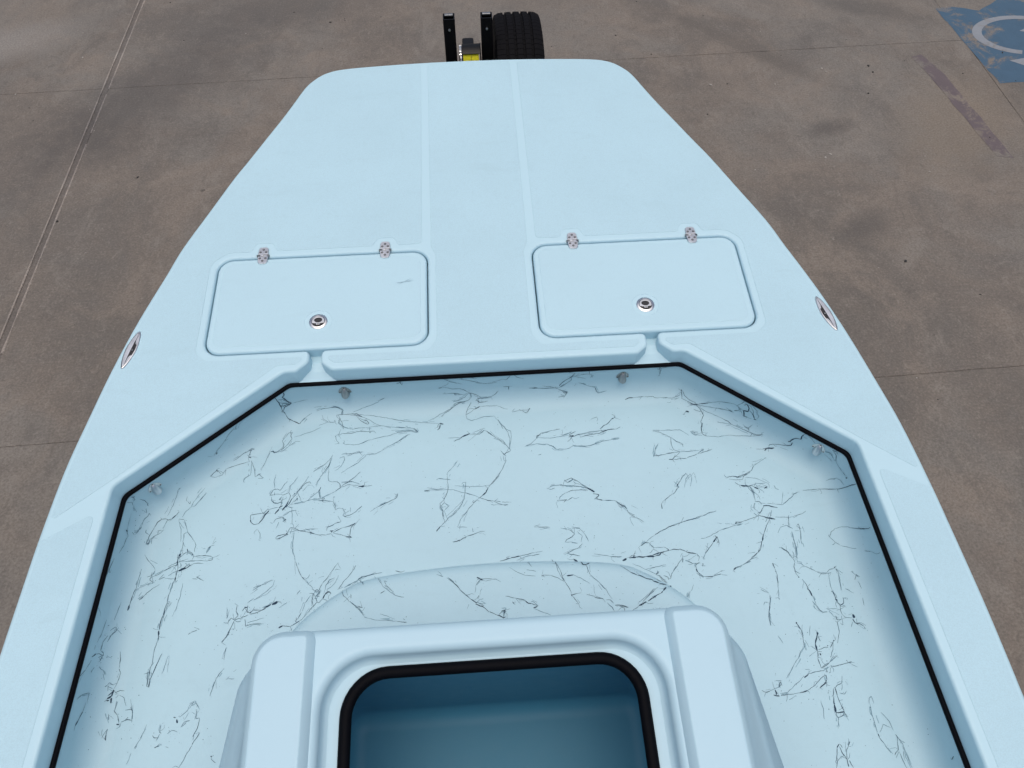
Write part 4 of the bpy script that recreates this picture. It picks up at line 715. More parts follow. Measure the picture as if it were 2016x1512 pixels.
"99,734,-200 818,739,-200 832,727,-200|3:845,734,-200 852,741,-200 853,719,-200|4:853,719,-200 847,692,-200|2:847,692,-200 847,681,-200|2:827,720,-200 828,688,-200 821,645,-200|3:785,676,-200 799,664,-200|3:799,664,-200 811,644,-200|2:831,768,-200 824,738,-200|4:-983,895,-82 -980,896,-91 -980,896,-105|4:-974,902,-119 -968,905,-137 -966,905,-154|3:-966,905,-154 -966,899,-165|2:-973,894,-165 -974,884,-177|3:-967,884,-180 -972,874,-183 -976,863,-177 -981,842,-177|3:-981,842,-177 -984,822,-168 -989,820,-160|4:-991,818,-154 -990,814,-163|2:-992,879,-82 -990,888,-102 -991,884,-114|2:-991,885,-116 -992,875,-145|2:-992,844,-128 -994,827,-128|8:-994,813,-125 -994,814,-134|3:-994,827,-128 -995,811,-131 -995,804,-142 -995,793,-137|3:-995,796,-137 -996,775,-134 -998,748,-119|3:-999,729,-102 -999,708,-96 -1000,692,-91|3:-1000,692,-91 -1001,675,-85 -1002,654,-85|2:-1002,654,-85 -1003,639,-79|3:-1001,695,-91 -1001,690,-102|4:-888,952,-174 -893,949,-174|2:-894,946,-177 -901,931,-186 -909,908,-194 -921,880,-200|3:-892,889,-200 -898,879,-200|5:-898,879,-200 -908,870,-200|4:-908,870,-200 -916,866,-200 -925,871,-200 -936,870,-200|4:-936,870,-200 -946,861,-200 -953,842,-197|4:-953,842,-197 -959,821,-194 -963,802,-191|4:-963,802,-191 -963,798,-191 -960,798,-194 -955,810,-197|3:-955,810,-197 -947,821,-200 -937,826,-200|3:-937,826,-200 -940,837,-200 -931,837,-200|2:-919,868,-200 -925,850,-200 -929,842,-200|2:-827,958,-197 -847,931,-200 -859,905,-200|2:-823,945,-200 -837,921,-200 -849,905,-200 -858,904,-200|3:-871,920,-200 -865,912,-200 -864,921,-200|2:-858,904,-200 -872,889,-200 -881,873,-200|3:-888,868,-200 -874,866,-200|2:-888,866,-200 -886,857,-200 -877,835,-200 -873,800,-200|2:-874,865,-200 -865,847,-200 -857,828,-200|2:-857,828,-200 -867,823,-200 -866,799,-200|3:-857,827,-200 -846,813,-200 -833,797,-200|3:-833,797,-200 -829,788,-200 -831,768,-200|3:-866,799,-200 -865,782,-200 -868,768,-200|8:-868,766,-200 -871,758,-200|4:-871,758,-200 -872,751,-200 -872,731,-200|3:-875,765,-200 -868,725,-200 -870,700,-200|5:-852,778,-200 -848,769,-200|4:-848,769,-200 -838,766,-200 -832,758,-200|3:-851,769,-200 -863,760,-200 -870,753,-200|3:-832,755,-200 -808,756,-200 -788,754,-200 -778,749,-200|4:-778,749,-200 -778,743,-200 -789,741,-200|2:-789,741,-200 -819,742,-200 -860,743,-200|3:-845,749,-200 -876,740,-200 -896,730,-200|4:-870,735,-200 -893,727,-200 -903,720,-200|3:-903,720,-200 -917,711,-200 -935,704,-200|4:-935,706,-200 -939,697,-200 -931,691,-200|3:-947,705,-200 -933,708,-200|6:-867,716,-200 -857,721,-200 -846,724,-200|5:-846,722,-200 -838,729,-200 -834,731,-200|3:-834,731,-200 -818,736,-200 -800,733,-200|4:-862,719,-200 -850,727,-200 -842,732,-200|2:-867,716,-200 -882,712,-200 -892,704,-200|4:-915,696,-200 -900,702,-200|2:-899,699,-200 -874,695,-200|7:-870,700,-200 -871,692,-200|4:-871,717,-200 -870,694,-200 -870,685,-200|3:-871,694,-200 -876,678,-200 -878,667,-200|4:-878,667,-200 -882,646,-200 -882,630,-200|3:-882,630,-200 -886,611,-200|5:-886,614,-200 -886,598,-200|3:-886,598,-200 -891,585,-200 -890,562,-200|2:-878,635,-200 -882,611,-200 -887,580,-200|2:-848,682,-200 -850,646,-200 -857,607,-200 -863,594,-200|3:-825,693,-200 -812,691,-200|4:-815,698,-200 -801,690,-200 -794,686,-200|2:-933,690,-200 -956,678,-197 -969,669,-194|3:-910,683,-200 -929,671,-200 -947,653,-200|4:-947,653,-200 -957,642,-197|3:-964,726,-194 -967,702,-194 -970,672,-194|4:-970,672,-194 -973,656,-191|4:-973,656,-191 -975,641,-191 -976,627,-188|6:-976,627,-188 -977,614,-188|2:-964,766,-194 -953,752,-197 -935,733,-200 -929,723,-200|3:-929,723,-200 -936,710,-200|2:-993,632,-174 -996,613,-171 -999,584,-168|2:-1006,586,-65 -1005,595,-88 -1006,588,-105 -1006,580,-111|4:-794,776,-200 -788,781,-200|2:-788,781,-200 -797,762,-200|2:-775,796,-200 -782,788,-200|5:-600,890,-200 -611,884,-200|2:-955,664,-200 -959,653,-197|3:-664,823,-200 -656,809,-200 -654,794,-200|4:-611,793,-200 -605,800,-200 -580,804,-200|4:-611,791,-200 -599,793,-200 -580,803,-200|6:-583,806,-200 -579,802,-200|3:-580,807,-200 -573,821,-200 -562,819,-200|2:-578,810,-200 -550,811,-200 -522,814,-200 -495,813,-200|4:-562,819,-200 -547,812,-200 -527,807,-200|4:-527,807,-200 -507,801,-200|5:-516,803,-200 -504,799,-200|3:-504,799,-200 -487,795,-200 -470,794,-200|3:-470,794,-200 -457,797,-200|6:-461,805,-200 -451,804,-200|6:-457,805,-200 -455,799,-200|4:-453,799,-200 -440,807,-200 -421,813,-200|4:-421,813,-200 -402,818,-200 -391,824,-200|4:-391,824,-200 -403,810,-200 -406,787,-200|8:-416,786,-200 -400,782,-200|3:-451,797,-200 -434,793,-200 -411,784,-200|3:-471,806,-200 -469,816,-200 -450,824,-200 -432,831,-200|2:-561,806,-200 -562,773,-200 -559,750,-200 -551,724,-200|3:-551,724,-200 -541,698,-200 -530,679,-200|4:-530,679,-200 -521,669,-200|3:-521,669,-200 -511,657,-200|2:-511,657,-200 -502,651,-200 -493,637,-200|3:-434,712,-200 -443,700,-200 -453,684,-200|4:-453,684,-200 -463,668,-200 -473,657,-200|3:-473,657,-200 -481,641,-200 -482,633,-200|3:-384,702,-200 -389,691,-200|3:-388,693,-200 -403,672,-200 -419,656,-200|3:-416,660,-200 -429,638,-200|2:-441,670,-200 -455,664,-200 -463,651,-200 -467,627,-200|2:-431,677,-200 -438,658,-200 -448,646,-200 -459,640,-200 -458,626,-200|7:-470,616,-200 -466,625,-200|6:-466,625,-200 -458,632,-200 -451,631,-200|5:-451,631,-200 -449,627,-200|4:-470,615,-200 -478,606,-200 -485,607,-200|3:-505,632,-200 -496,631,-200 -486,614,-200 -485,607,-200|3:-495,630,-200 -498,613,-200 -496,596,-200|4:-485,606,-200 -496,594,-200 -505,582,-200|2:-505,582,-200 -520,566,-200 -535,554,-200|4:-530,559,-200 -550,547,-200|4:-550,547,-200 -571,551,-200|6:-571,551,-200 -580,545,-200|2:-503,626,-200 -515,606,-200 -521,585,-200|4:-523,582,-200 -531,567,-200 -536,564,-200|3:-535,570,-200 -535,557,-200|2:-493,634,-200 -486,642,-200 -477,633,-200 -487,624,-200 -479,622,-200|3:-586,616,-200 -598,611,-200|2:-601,674,-200 -605,660,-200 -625,642,-200 -652,623,-200|2:-658,650,-200 -643,660,-200 -625,668,-200 -607,675,-200|3:-648,658,-200 -638,661,-200|2:-531,642,-200 -540,631,-200|2:-563,611,-200 -"
"584,599,-200|3:-419,634,-200 -409,612,-171 -392,594,-168|3:-392,594,-168 -375,580,-168 -362,566,-168|2:-362,566,-168 -353,555,-168|2:-413,642,-200 -394,652,-200 -378,658,-200|4:-377,662,-200 -365,667,-200|2:-365,667,-200 -341,672,-200 -314,677,-200|4:-310,610,-168 -300,615,-168|3:-302,643,-171 -295,629,-168 -276,610,-168|3:-301,643,-171 -295,641,-171|2:-333,667,-200 -305,628,-168 -273,602,-168 -249,595,-168|3:-376,661,-200 -357,636,-174|3:-389,613,-171 -389,602,-168|4:-371,581,-168 -357,575,-168|2:-351,549,-168 -324,542,-168 -293,538,-168 -267,534,-168|3:-267,534,-168 -241,529,-168|2:-251,540,-168 -246,537,-168|3:-276,678,-200 -259,674,-200 -251,677,-200|6:-163,784,-200 -153,798,-200|3:-153,798,-200 -137,814,-200 -120,831,-200|2:-120,831,-200 -105,845,-200 -90,863,-200 -84,878,-200|3:-153,859,-200 -145,842,-200 -143,823,-200|5:-119,751,-200 -99,754,-200|4:-99,754,-200 -82,763,-200|3:-82,763,-200 -59,770,-200 -39,776,-200 -29,776,-200|2:-105,794,-200 -78,791,-200|2:-105,795,-200 -94,817,-200 -77,837,-200|2:-64,788,-200 -62,776,-200|3:111,779,-200 131,779,-200 153,775,-200|2:183,772,-200 201,767,-200|3:201,767,-200 211,763,-200 220,753,-200|4:220,752,-200 212,744,-200 197,737,-200 191,730,-200|2:191,730,-200 208,729,-200 226,724,-200|2:215,769,-200 238,768,-200|3:235,768,-200 245,756,-200|2:245,756,-200 254,738,-200 257,727,-200|2:228,760,-200 241,745,-200 236,727,-200|3:239,721,-200 228,712,-200 211,706,-200 195,698,-200|3:199,694,-200 215,692,-200 229,687,-200|2:268,691,-200 292,686,-200 314,680,-200|3:314,680,-200 342,678,-200|4:9,687,-200 26,691,-200 43,695,-200|6:40,695,-200 63,698,-200|4:63,698,-200 85,702,-200 105,705,-200|2:105,705,-200 127,708,-200|2:54,687,-200 85,697,-200 118,700,-200|8:210,680,-200 221,671,-200|9:221,669,-200 231,653,-174 239,652,-174|6:239,652,-174 250,657,-180|4:239,650,-174 242,638,-168 246,625,-168|2:246,625,-168 265,605,-168 284,579,-168 296,554,-168|3:151,682,-200 160,658,-174 168,641,-168|4:168,641,-168 171,627,-168 177,611,-168|2:155,675,-200 161,639,-168 175,613,-168|4:177,611,-168 186,594,-168 191,577,-168|5:191,575,-168 193,569,-168|3:193,569,-168 201,558,-168 208,547,-168|3:191,573,-168 216,577,-168|5:183,626,-168 202,626,-168|2:202,626,-168 223,614,-168 243,601,-168|2:32,659,-171 53,643,-168 74,634,-168 101,629,-168|4:116,630,-168 122,631,-168|3:122,631,-168 141,629,-168 159,621,-168 174,611,-168|2:-136,641,-168 -117,624,-168|3:-130,639,-168 -117,626,-168 -102,607,-168|4:-102,607,-168 -86,591,-168 -74,579,-168|5:-74,579,-168 -58,567,-168|4:-63,566,-168 -43,557,-168 -28,544,-168|4:-28,544,-168 -7,533,-168|5:-7,533,-168 6,527,-168 13,526,-168|3:-58,570,-168 -40,560,-168|6:-55,635,-168 -47,631,-168 -41,629,-168|3:-47,632,-168 -7,629,-168|2:-7,629,-168 7,620,-168|3:-49,628,-168 -59,615,-168|4:-52,588,-168 -56,580,-168|3:17,581,-168 43,575,-168|4:43,575,-168 69,567,-168|5:69,565,-168 76,559,-168 84,558,-168|4:84,558,-168 100,551,-168 101,549,-168|5:88,546,-168 99,549,-168|4:34,566,-168 38,561,-168|2:88,544,-168 114,532,-168 132,525,-168|4:4,544,-168 15,545,-168 8,529,-168|3:-2,534,-168 7,543,-168 17,541,-168|2:231,573,-168 250,565,-168|4:250,564,-168 273,557,-168|3:280,554,-168 291,553,-168 298,544,-168|4:302,539,-168 318,538,-168 336,531,-168|2:282,547,-168 294,533,-168 300,520,-168|3:80,676,-188 92,656,-171|2:78,649,-168 103,641,-168|2:-163,651,-171 -146,644,-168|3:359,833,-200 372,826,-200 378,817,-200|3:377,811,-200 383,800,-200 396,790,-200|3:396,790,-200 409,783,-200 419,774,-200|2:629,794,-200 603,787,-200 572,775,-200 545,771,-200|3:545,771,-200 524,766,-200 512,762,-200|4:512,762,-200 488,755,-200 466,746,-200|3:466,746,-200 444,734,-200|2:444,734,-200 426,724,-200 416,715,-200|4:400,706,-200 413,714,-200 424,713,-200|3:424,713,-200 426,706,-200 436,698,-200|2:436,698,-200 464,698,-200|6:344,666,-200 356,672,-200|7:362,673,-200 381,674,-200|5:379,675,-200 412,674,-200|8:412,674,-200 432,674,-200|6:429,676,-200 447,682,-200 461,685,-200|6:431,673,-200 446,676,-200 453,683,-200|5:461,685,-200 476,688,-200|6:377,680,-200 376,675,-200|3:464,698,-200 476,688,-200|3:476,688,-200 490,690,-200 507,689,-200|4:507,689,-200 522,681,-200|5:522,680,-200 549,673,-200|3:549,673,-200 556,663,-200 551,653,-200|3:553,650,-200 540,641,-200 540,633,-200|5:541,631,-200 543,621,-200|4:543,621,-200 556,609,-200|3:556,609,-200 581,607,-200|4:581,608,-200 606,612,-200|2:606,612,-200 622,608,-200|4:523,654,-200 534,647,-200|2:534,646,-200 555,646,-200|4:560,644,-200 563,643,-200|6:642,621,-200 651,627,-200|4:651,627,-200 672,634,-200|3:672,634,-200 695,648,-200 722,667,-200|4:723,666,-200 723,672,-200|3:330,643,-180 344,633,-174 354,624,-171|5:354,624,-171 374,614,-171|6:374,614,-171 394,605,-171 412,598,-174|7:412,596,-171 427,590,-174|10:427,588,-174 444,584,-180|10:444,586,-183 465,588,-200|5:422,601,-180 432,595,-183 444,597,-200|4:450,618,-200 460,613,-200 460,606,-200|4:429,623,-200 436,626,-200 436,631,-200|3:434,621,-200 445,605,-200 455,597,-200|3:437,620,-200 452,599,-200|7:443,576,-174 433,568,-168|6:433,567,-168 427,562,-168|5:427,563,-168 407,554,-168 389,544,-168|7:384,542,-168 364,533,-168|3:422,579,-171 397,561,-168 373,541,-168|2:413,576,-168 392,561,-168 362,539,-168|2:407,571,-168 385,551,-168|3:364,533,-168 340,518,-168|3:314,537,-168 334,531,-168|3:324,531,-168 326,519,-168|2:512,672,-200 506,652,-200|3:510,666,-200 490,642,-200 472,623,-200|3:472,623,-200 468,612,-200 462,607,-200|3:510,571,-200 504,556,-200|2:404,639,-200 429,643,-200 461,648,-200|2:370,657,-200 409,636,-200 439,617,-200|4:752,633,-200 755,619,-200|3:755,619,-200 757,599,-200 751,563,-200|4:745,539,-200 747,534,-200|2:751,563,-200 747,539,-200|2:724,549,-200 719,525,-200|3:719,525,-200 709,499,-200|4:710,502,-200 707,483,-200|2:707,483,-200 706,468,-200|2:719,441,-200 729,420,-200|2:703,564,-200 722,552,-200|2:828,714,-200 828,671,-200 821,631,-200|3:786,675,-200 803,662,-200 806,652,-200|3:806,652,-200 812,643,-200 814,631,-200|3:814,631,-200 809,620,-200 808,608,-200|2:817,630,-"
"200 830,627,-200 837,620,-200|3:837,620,-200 854,610,-200 865,603,-200|3:865,603,-200 880,595,-200 889,595,-200|3:889,595,-200 903,607,-200 917,607,-200|7:918,612,-200 919,609,-200|4:920,607,-200 925,596,-200|2:925,596,-200 922,571,-200 919,548,-200|4:808,608,-200 820,600,-200|7:813,592,-200 814,589,-200|2:822,586,-200 825,577,-200|4:825,577,-200 832,560,-200|5:831,558,-200 837,538,-200|2:837,538,-200 841,514,-200|3:841,514,-200 845,500,-200 854,493,-200|3:854,493,-200 865,494,-200|2:897,595,-200 893,562,-200 894,548,-200|3:894,548,-200 897,529,-200|6:896,526,-200 899,521,-200|4:899,521,-200 904,507,-200|4:904,507,-200 915,514,-200 917,528,-200|3:904,507,-200 917,504,-200|3:904,507,-200 901,494,-200 903,483,-200|3:903,483,-200 909,476,-200 924,474,-200|7:930,483,-200 930,473,-200|5:926,471,-200 930,460,-200|4:930,460,-200 941,458,-200 949,450,-200|3:949,450,-200 951,443,-200|2:924,463,-200 916,451,-200|3:967,581,-197 962,572,-197|3:968,586,-194 973,577,-194|2:969,567,-197 972,547,-194|2:930,551,-200 949,538,-200|2:968,523,-197 966,502,-197|2:865,501,-200 897,499,-200|2:869,496,-200 880,479,-200|4:883,482,-200 886,471,-200 894,472,-200|3:884,468,-200 882,443,-200|3:882,443,-200 869,413,-200|2:891,463,-200 897,457,-200 899,481,-200|6:776,473,-200 776,468,-200|4:776,468,-200 784,452,-200|4:784,452,-200 783,431,-200|4:783,431,-200 781,412,-200|2:781,412,-200 783,400,-200|2:779,411,-200 757,382,-200 735,359,-200 716,335,-200|2:810,461,-200 801,437,-200|8:823,443,-200 823,437,-200|5:822,439,-200 811,414,-200|7:811,414,-200 811,397,-200|4:823,436,-200 826,421,-200|4:811,396,-200 808,379,-200|4:808,379,-200 810,355,-200|4:815,400,-200 832,404,-200 842,404,-200|7:842,408,-200 844,407,-200|7:816,391,-200 818,386,-200|4:847,403,-200 859,417,-200|6:860,418,-200 863,419,-200|2:860,416,-200 850,394,-200 841,379,-200|3:810,355,-200 825,360,-200 835,367,-200|3:835,367,-200 860,382,-200|6:836,357,-200 838,357,-200|4:839,356,-200 861,359,-200 883,363,-200|5:883,363,-200 892,365,-200|3:822,351,-200 823,344,-200 819,346,-200|3:816,348,-200 795,346,-200 773,343,-200|5:773,342,-200 760,335,-200|3:752,634,-200 753,627,-200|2:726,548,-200 718,522,-200 709,498,-200|3:710,501,-200 706,480,-200|2:761,338,-200 736,320,-200 708,303,-200 695,300,-200|3:691,296,-200 720,298,-200 738,299,-200|4:738,299,-200 760,303,-200|3:760,303,-200 780,313,-200 813,337,-200|5:815,327,-200 812,320,-200|6:812,320,-200 804,314,-200 794,309,-200|3:817,337,-200 816,327,-200|7:770,284,-200 770,283,-200|8:679,311,-200 682,302,-200 679,299,-200|6:673,299,-200 687,295,-200|4:698,329,-200 699,318,-200|3:698,329,-200 691,316,-200|2:694,318,-200 675,312,-200 666,309,-200|3:666,309,-200 653,307,-200 646,311,-200|2:707,298,-200 704,287,-200 700,281,-200|3:857,332,-200 851,315,-200|4:851,315,-200 839,311,-200 831,306,-200|6:831,306,-200 831,297,-200 832,288,-200|3:828,304,-200 822,286,-200|4:822,286,-200 818,267,-200|6:817,265,-200 817,249,-200|4:832,290,-200 833,274,-200 837,252,-200|4:837,252,-200 841,236,-200|5:818,248,-200 839,249,-200|3:817,248,-200 818,237,-200 834,241,-200 839,249,-200|2:819,237,-200 815,215,-200|2:839,293,-200 851,289,-200 858,296,-200|5:805,178,-200 797,170,-200|4:797,170,-200 788,142,-200|4:804,172,-200 807,156,-200 814,143,-200|3:803,152,-200 790,142,-200 783,127,-200|4:833,182,-200 826,173,-200|3:826,173,-200 819,165,-200 814,143,-200|5:814,143,-200 813,128,-200|4:819,140,-200 824,125,-200|2:906,264,-200 910,276,-200 917,280,-200 917,263,-200|2:907,262,-200 905,234,-200 906,199,-200|5:906,195,-200 907,188,-200|3:907,188,-200 915,169,-200 924,151,-200|2:911,197,-200 926,214,-200 941,206,-200|2:928,242,-200 942,220,-200 945,199,-200|4:949,189,-200 952,183,-200|3:952,183,-200 959,167,-200|2:959,167,-200 960,140,-200 964,116,-200|3:950,185,-200 944,156,-200|3:944,156,-200 932,146,-200|3:944,152,-200 949,123,-200 952,116,-200|4:1029,126,-131 1029,122,-128 1030,127,-114|2:786,279,-200 789,260,-200 784,235,-200|3:-1007,580,-142 -1008,544,-137 -1010,519,-125|3:-994,569,-174 -992,563,-180 -999,549,-171 -1003,529,-163|2:-1001,557,-163 -994,569,-174|3:-1004,544,-160 -1008,527,-151 -1007,505,-151|5:-1011,484,-119 -1011,494,-134|4:-1011,494,-134 -1009,497,-151 -1006,496,-163|3:-1006,496,-163 -1007,502,-160 -1009,504,-154|6:-1009,483,-157 -1007,485,-157|3:-1007,485,-157 -1005,494,-160|2:-1010,513,-122 -1010,501,-122|2:-1012,477,-122 -1013,450,-105|4:-1013,450,-105 -1014,431,-85|2:-1014,431,-85 -1015,409,-67 -1015,409,-59|5:-1014,450,-134 -1013,457,-137|3:-1013,457,-137 -1012,464,-142|2:-1008,466,-157 -1002,461,-171 -997,452,-177|3:-977,510,-191 -975,492,-194 -974,470,-197|4:-974,468,-197 -969,458,-197|3:-969,458,-197 -971,434,-197 -977,420,-197|7:-976,417,-194 -979,403,-194|7:-979,403,-194 -987,396,-191|6:-986,405,-191 -977,414,-194|6:-987,391,-191 -983,392,-194|7:-977,386,-194 -977,398,-194|4:-996,423,-183 -993,427,-186|2:-990,426,-186 -980,419,-194|3:-972,410,-197 -962,416,-200 -952,415,-200|2:-962,405,-200 -948,397,-200 -941,378,-200|3:-940,368,-200 -928,370,-200 -923,367,-200|2:-925,379,-200 -919,339,-200|3:-945,341,-200 -931,347,-200 -921,344,-200|2:-966,391,-200 -967,370,-200|4:-967,370,-200 -957,358,-200|3:-957,358,-200 -951,343,-200|6:-956,337,-200 -950,337,-200|2:-980,361,-197 -975,347,-197|3:-974,327,-197 -976,315,-197|3:-976,314,-197 -977,304,-197 -974,301,-200 -974,313,-197|3:-1017,384,-102 -1016,398,-122 -1014,405,-148|4:-1014,405,-148 -1016,386,-148|3:-1015,383,-145 -1018,362,-142|5:-1018,362,-142 -1019,338,-131|7:-1019,338,-131 -1019,328,-125|4:-888,598,-200 -891,582,-200 -891,562,-200|7:-891,559,-200 -890,546,-200|4:-890,546,-200 -888,536,-200|4:-890,531,-200 -893,516,-200 -895,501,-200|3:-895,501,-200 -893,478,-200 -897,466,-200|4:-897,466,-200 -896,444,-200 -892,434,-200|5:-892,434,-200 -892,419,-200|3:-902,457,-200 -897,422,-200 -892,419,-200|3:-873,499,-200 -882,472,-200 -890,446,-200|4:-888,451,-200 -893,436,-200|2:-856,493,-200 -865,449,-200|4:-813,544,-200 -807,548,-200|4:-807,548,-200 -791,555,-200|3:-698,572"
",-200 -706,552,-200|4:-706,552,-200 -714,532,-200 -723,518,-200|2:-710,504,-200 -713,474,-200|3:-709,454,-200 -726,430,-200|3:-726,430,-200 -736,388,-200|2:-702,426,-200 -680,426,-200|4:-818,344,-200 -812,344,-200|6:-810,339,-200 -806,331,-200|2:-803,343,-200 -788,356,-200 -781,372,-200|2:-781,372,-200 -769,376,-200 -758,361,-200|2:-765,336,-200 -763,357,-200|3:-763,338,-200 -755,339,-200|3:-754,338,-200 -757,315,-200 -764,297,-200|3:-749,305,-200 -764,277,-200|3:-764,277,-200 -777,251,-200 -787,230,-200|3:-846,327,-200 -847,312,-200|4:-847,312,-200 -842,309,-200|3:-863,306,-200 -857,300,-200 -847,300,-200|2:-846,307,-200 -852,292,-200|4:-853,278,-200 -842,281,-200|2:-839,282,-200 -839,286,-200|2:-883,323,-200 -893,296,-200 -902,279,-200|2:-907,268,-200 -914,245,-200|2:-827,308,-200 -819,316,-200 -804,309,-200|2:-797,320,-200 -789,333,-200 -777,334,-200|6:-716,248,-200 -713,249,-200|12:-602,609,-200 -589,614,-200|9:-606,609,-200 -619,602,-200|5:-619,600,-200 -629,595,-200|4:-629,595,-200 -651,597,-200|5:-651,597,-200 -660,590,-200|4:-602,611,-200 -625,601,-200|4:-629,595,-200 -644,589,-200 -660,587,-200|4:-662,585,-200 -680,578,-200|4:-680,578,-200 -698,574,-200|4:-698,574,-200 -707,580,-200|3:-707,580,-200 -714,572,-200 -714,566,-200|3:-698,576,-200 -689,586,-200 -695,592,-200|3:-695,613,-200 -696,597,-200 -689,588,-200|2:-703,618,-200 -695,613,-200|9:-675,605,-200 -668,606,-200|4:-680,596,-200 -673,608,-200|4:-667,609,-200 -667,593,-200 -660,590,-200|2:-719,603,-200 -718,578,-200|3:-698,570,-200 -706,551,-200|4:-706,551,-200 -714,531,-200|4:-714,531,-200 -724,519,-200|2:-671,575,-200 -667,556,-200|3:-667,556,-200 -647,561,-200 -626,561,-200|2:-662,565,-200 -622,573,-200|2:-654,629,-200 -669,617,-200")

# ------------------------------------------------------------------ splatter paint on liner and plinth
dg = bpy.context.evaluated_depsgraph_get
def bvh_of(objs):
    vs_, fs_ = [], []
    for o in objs:
        k = len(vs_); vs_ += [v.co.copy() for v in o.data.vertices]
        fs_ += [tuple(i+k for i in p.vertices) for p in o.data.polygons]
    return BVHTree.FromPolygons(vs_, fs_)
TREE = bvh_of([liner, plinth])
def snap(p, lift):
    c, n_, i, d = TREE.find_nearest(p)
    if c is None: return p, Vector((0, 0, 1))
    if n_.dot(Vector((0, .3, .6))-c) < 0: n_ = -n_
    return c+n_*lift, n_
rs = random.Random(11)
b = bmesh.new(); b2 = bmesh.new(); b3 = bmesh.new()
def ribbon(bm, pts, wid, lift, seed, taper=True, broken=0.):
    # resample
    L_ = [0]
    for a_, c2 in zip(pts[:-1], pts[1:]): L_.append(L_[-1]+(c2-a_).length)
    tot = L_[-1]
    if tot < 1e-4: return
    n_ = max(3, int(tot/.0022)); prev = None
    for k in range(n_+1):
        d_ = tot*k/n_; i = 0
        while i < len(L_)-2 and L_[i+1] < d_: i += 1
        t = (d_-L_[i])/max(1e-6, L_[i+1]-L_[i]); q = pts[i].lerp(pts[i+1], t); tg = (pts[i+1]-pts[i])
        nz = Vector((noise.noise(Vector((d_*70, seed, 0))), noise.noise(Vector((d_*70, seed, 5))), 0))*.0016+Vector((noise.noise(Vector((d_*260, seed, 0))), noise.noise(Vector((d_*260, seed, 5))), 0))*.0006
        q, nn = snap(q+nz, lift)
        sd_ = nn.cross(tg)
        if sd_.length < 1e-9: continue
        sd_.normalize()
        wv = wid*(.74+.5*noise.noise(Vector((d_*80, seed, 9)))+2.1*max(0, noise.noise(Vector((d_*30, seed, 4)))-.25))
        if taper: wv *= .45+.55*min(1, 3.5*min(k, n_-k)/n_+.15)
        wv = max(wv, .00016)
        row = (bm.verts.new(q-sd_*wv), bm.verts.new(q+sd_*wv))
        if prev and not (broken and noise.noise(Vector((d_*40, seed, 21))) < broken): bm.faces.new([prev[0], row[0], row[1], prev[1]])
        prev = row
sid = 0
for st in STROKES.split('|'):
    w_, ps = st.split(':'); w_ = int(w_); sid += 1
    pts = [Vector([float(v)/1000 for v in q.split(',')]) for q in ps.split()]
    hw = {2: .00055, 3: .00064, 4: .00085, 5: .0015, 6: .0019, 7: .0022, 8: .0025, 9: .0025, 10: .0028, 12: .0036}.get(w_, .0008)
    ribbon(b if w_ >= 3 else b2, pts, hw, .0006+.00001*(sid % 40), sid*3.7)
    if w_ <= 6 and rs.random() < .85:           # hair-thin companion strands
        for k in range(rs.choice([0, 1, 1, 2])):
            o_ = Vector((0, 0, 0)); o2 = Vector((rs.gauss(0, .011), rs.gauss(0, .011), 0))
            if rs.random() < .5: o_, o2 = o2, o_
            m_ = max(1, len(pts)-1)
            ribbon(b2, [p+o_.lerp(o2, i/m_)+Vector((rs.gauss(0, .0015), rs.gauss(0, .0015), 0)) for i, p in enumerate(pts)], .00036, .0005, sid*5.1+k, True, .05)
    if w_ in (2, 3, 4) and rs.random() < .22:    # feathery smudges
        for k in range(3):
            o_ = Vector((rs.gauss(0, .004), rs.gauss(0, .004), 0))
            ribbon(b3, [p+o_ for p in pts], .0011, .0004, sid*2.9+k*7, True, .12)
    if w_ >= 3 and rs.random() < .6:            # short spurs
        p = rs.choice(pts); an = rs.uniform(0, 2*pi); ln = rs.uniform(.006, .022)
        q = p+Vector((cos(an)*ln, sin(an)*ln, 0)); md = p.lerp(q, .5)+Vector((rs.gauss(0, .003), rs.gauss(0, .003), 0))
        ribbon(b if w_ >= 5 else b2, [p, md, q], .00042, .00055, sid*8.3)
for k in range(2400):                           # fine specks
    if k < 900:
        x, y = rs.uniform(-1., 1.), rs.uniform(-.2, 1.18)
    else:
        st = rs.choice(STROKES.split('|')).split(':')[1].split()
        q = [float(v)/1000 for v in rs.choice(st).split(',')]; x, y = q[0]+rs.gauss(0, .03), q[1]+rs.gauss(0, .03)
    if not inside(PIT, x, y): continue
    q, nn = snap(Vector((x, y, -.15)), .0005)
    rr = rs.choice([.0003, .0004, .0005, .0006, .0009])*rs.uniform(.7, 1.2)
    tgt = b if rr > .0006 else b2
    a_ = nn.orthogonal().normalized(); c2 = nn.cross(a_)
    tgt.faces.new([tgt.verts.new(q+a_*rr*cos(2*pi*j/6)+c2*rr*sin(2*pi*j/6)*rs.uniform(.7, 1.3)) for j in range(6)])
sp = mk('splatter_paint', b, M_INK, boat, False); sp['kind'] = 'stuff'
sp2 = mk('splatter_strands', b2, M_INK2, boat, False); sp2['kind'] = 'stuff'
sp3 = mk('splatter_smudges', b3, M_INK3, boat, False); sp3['kind'] = 'stuff'

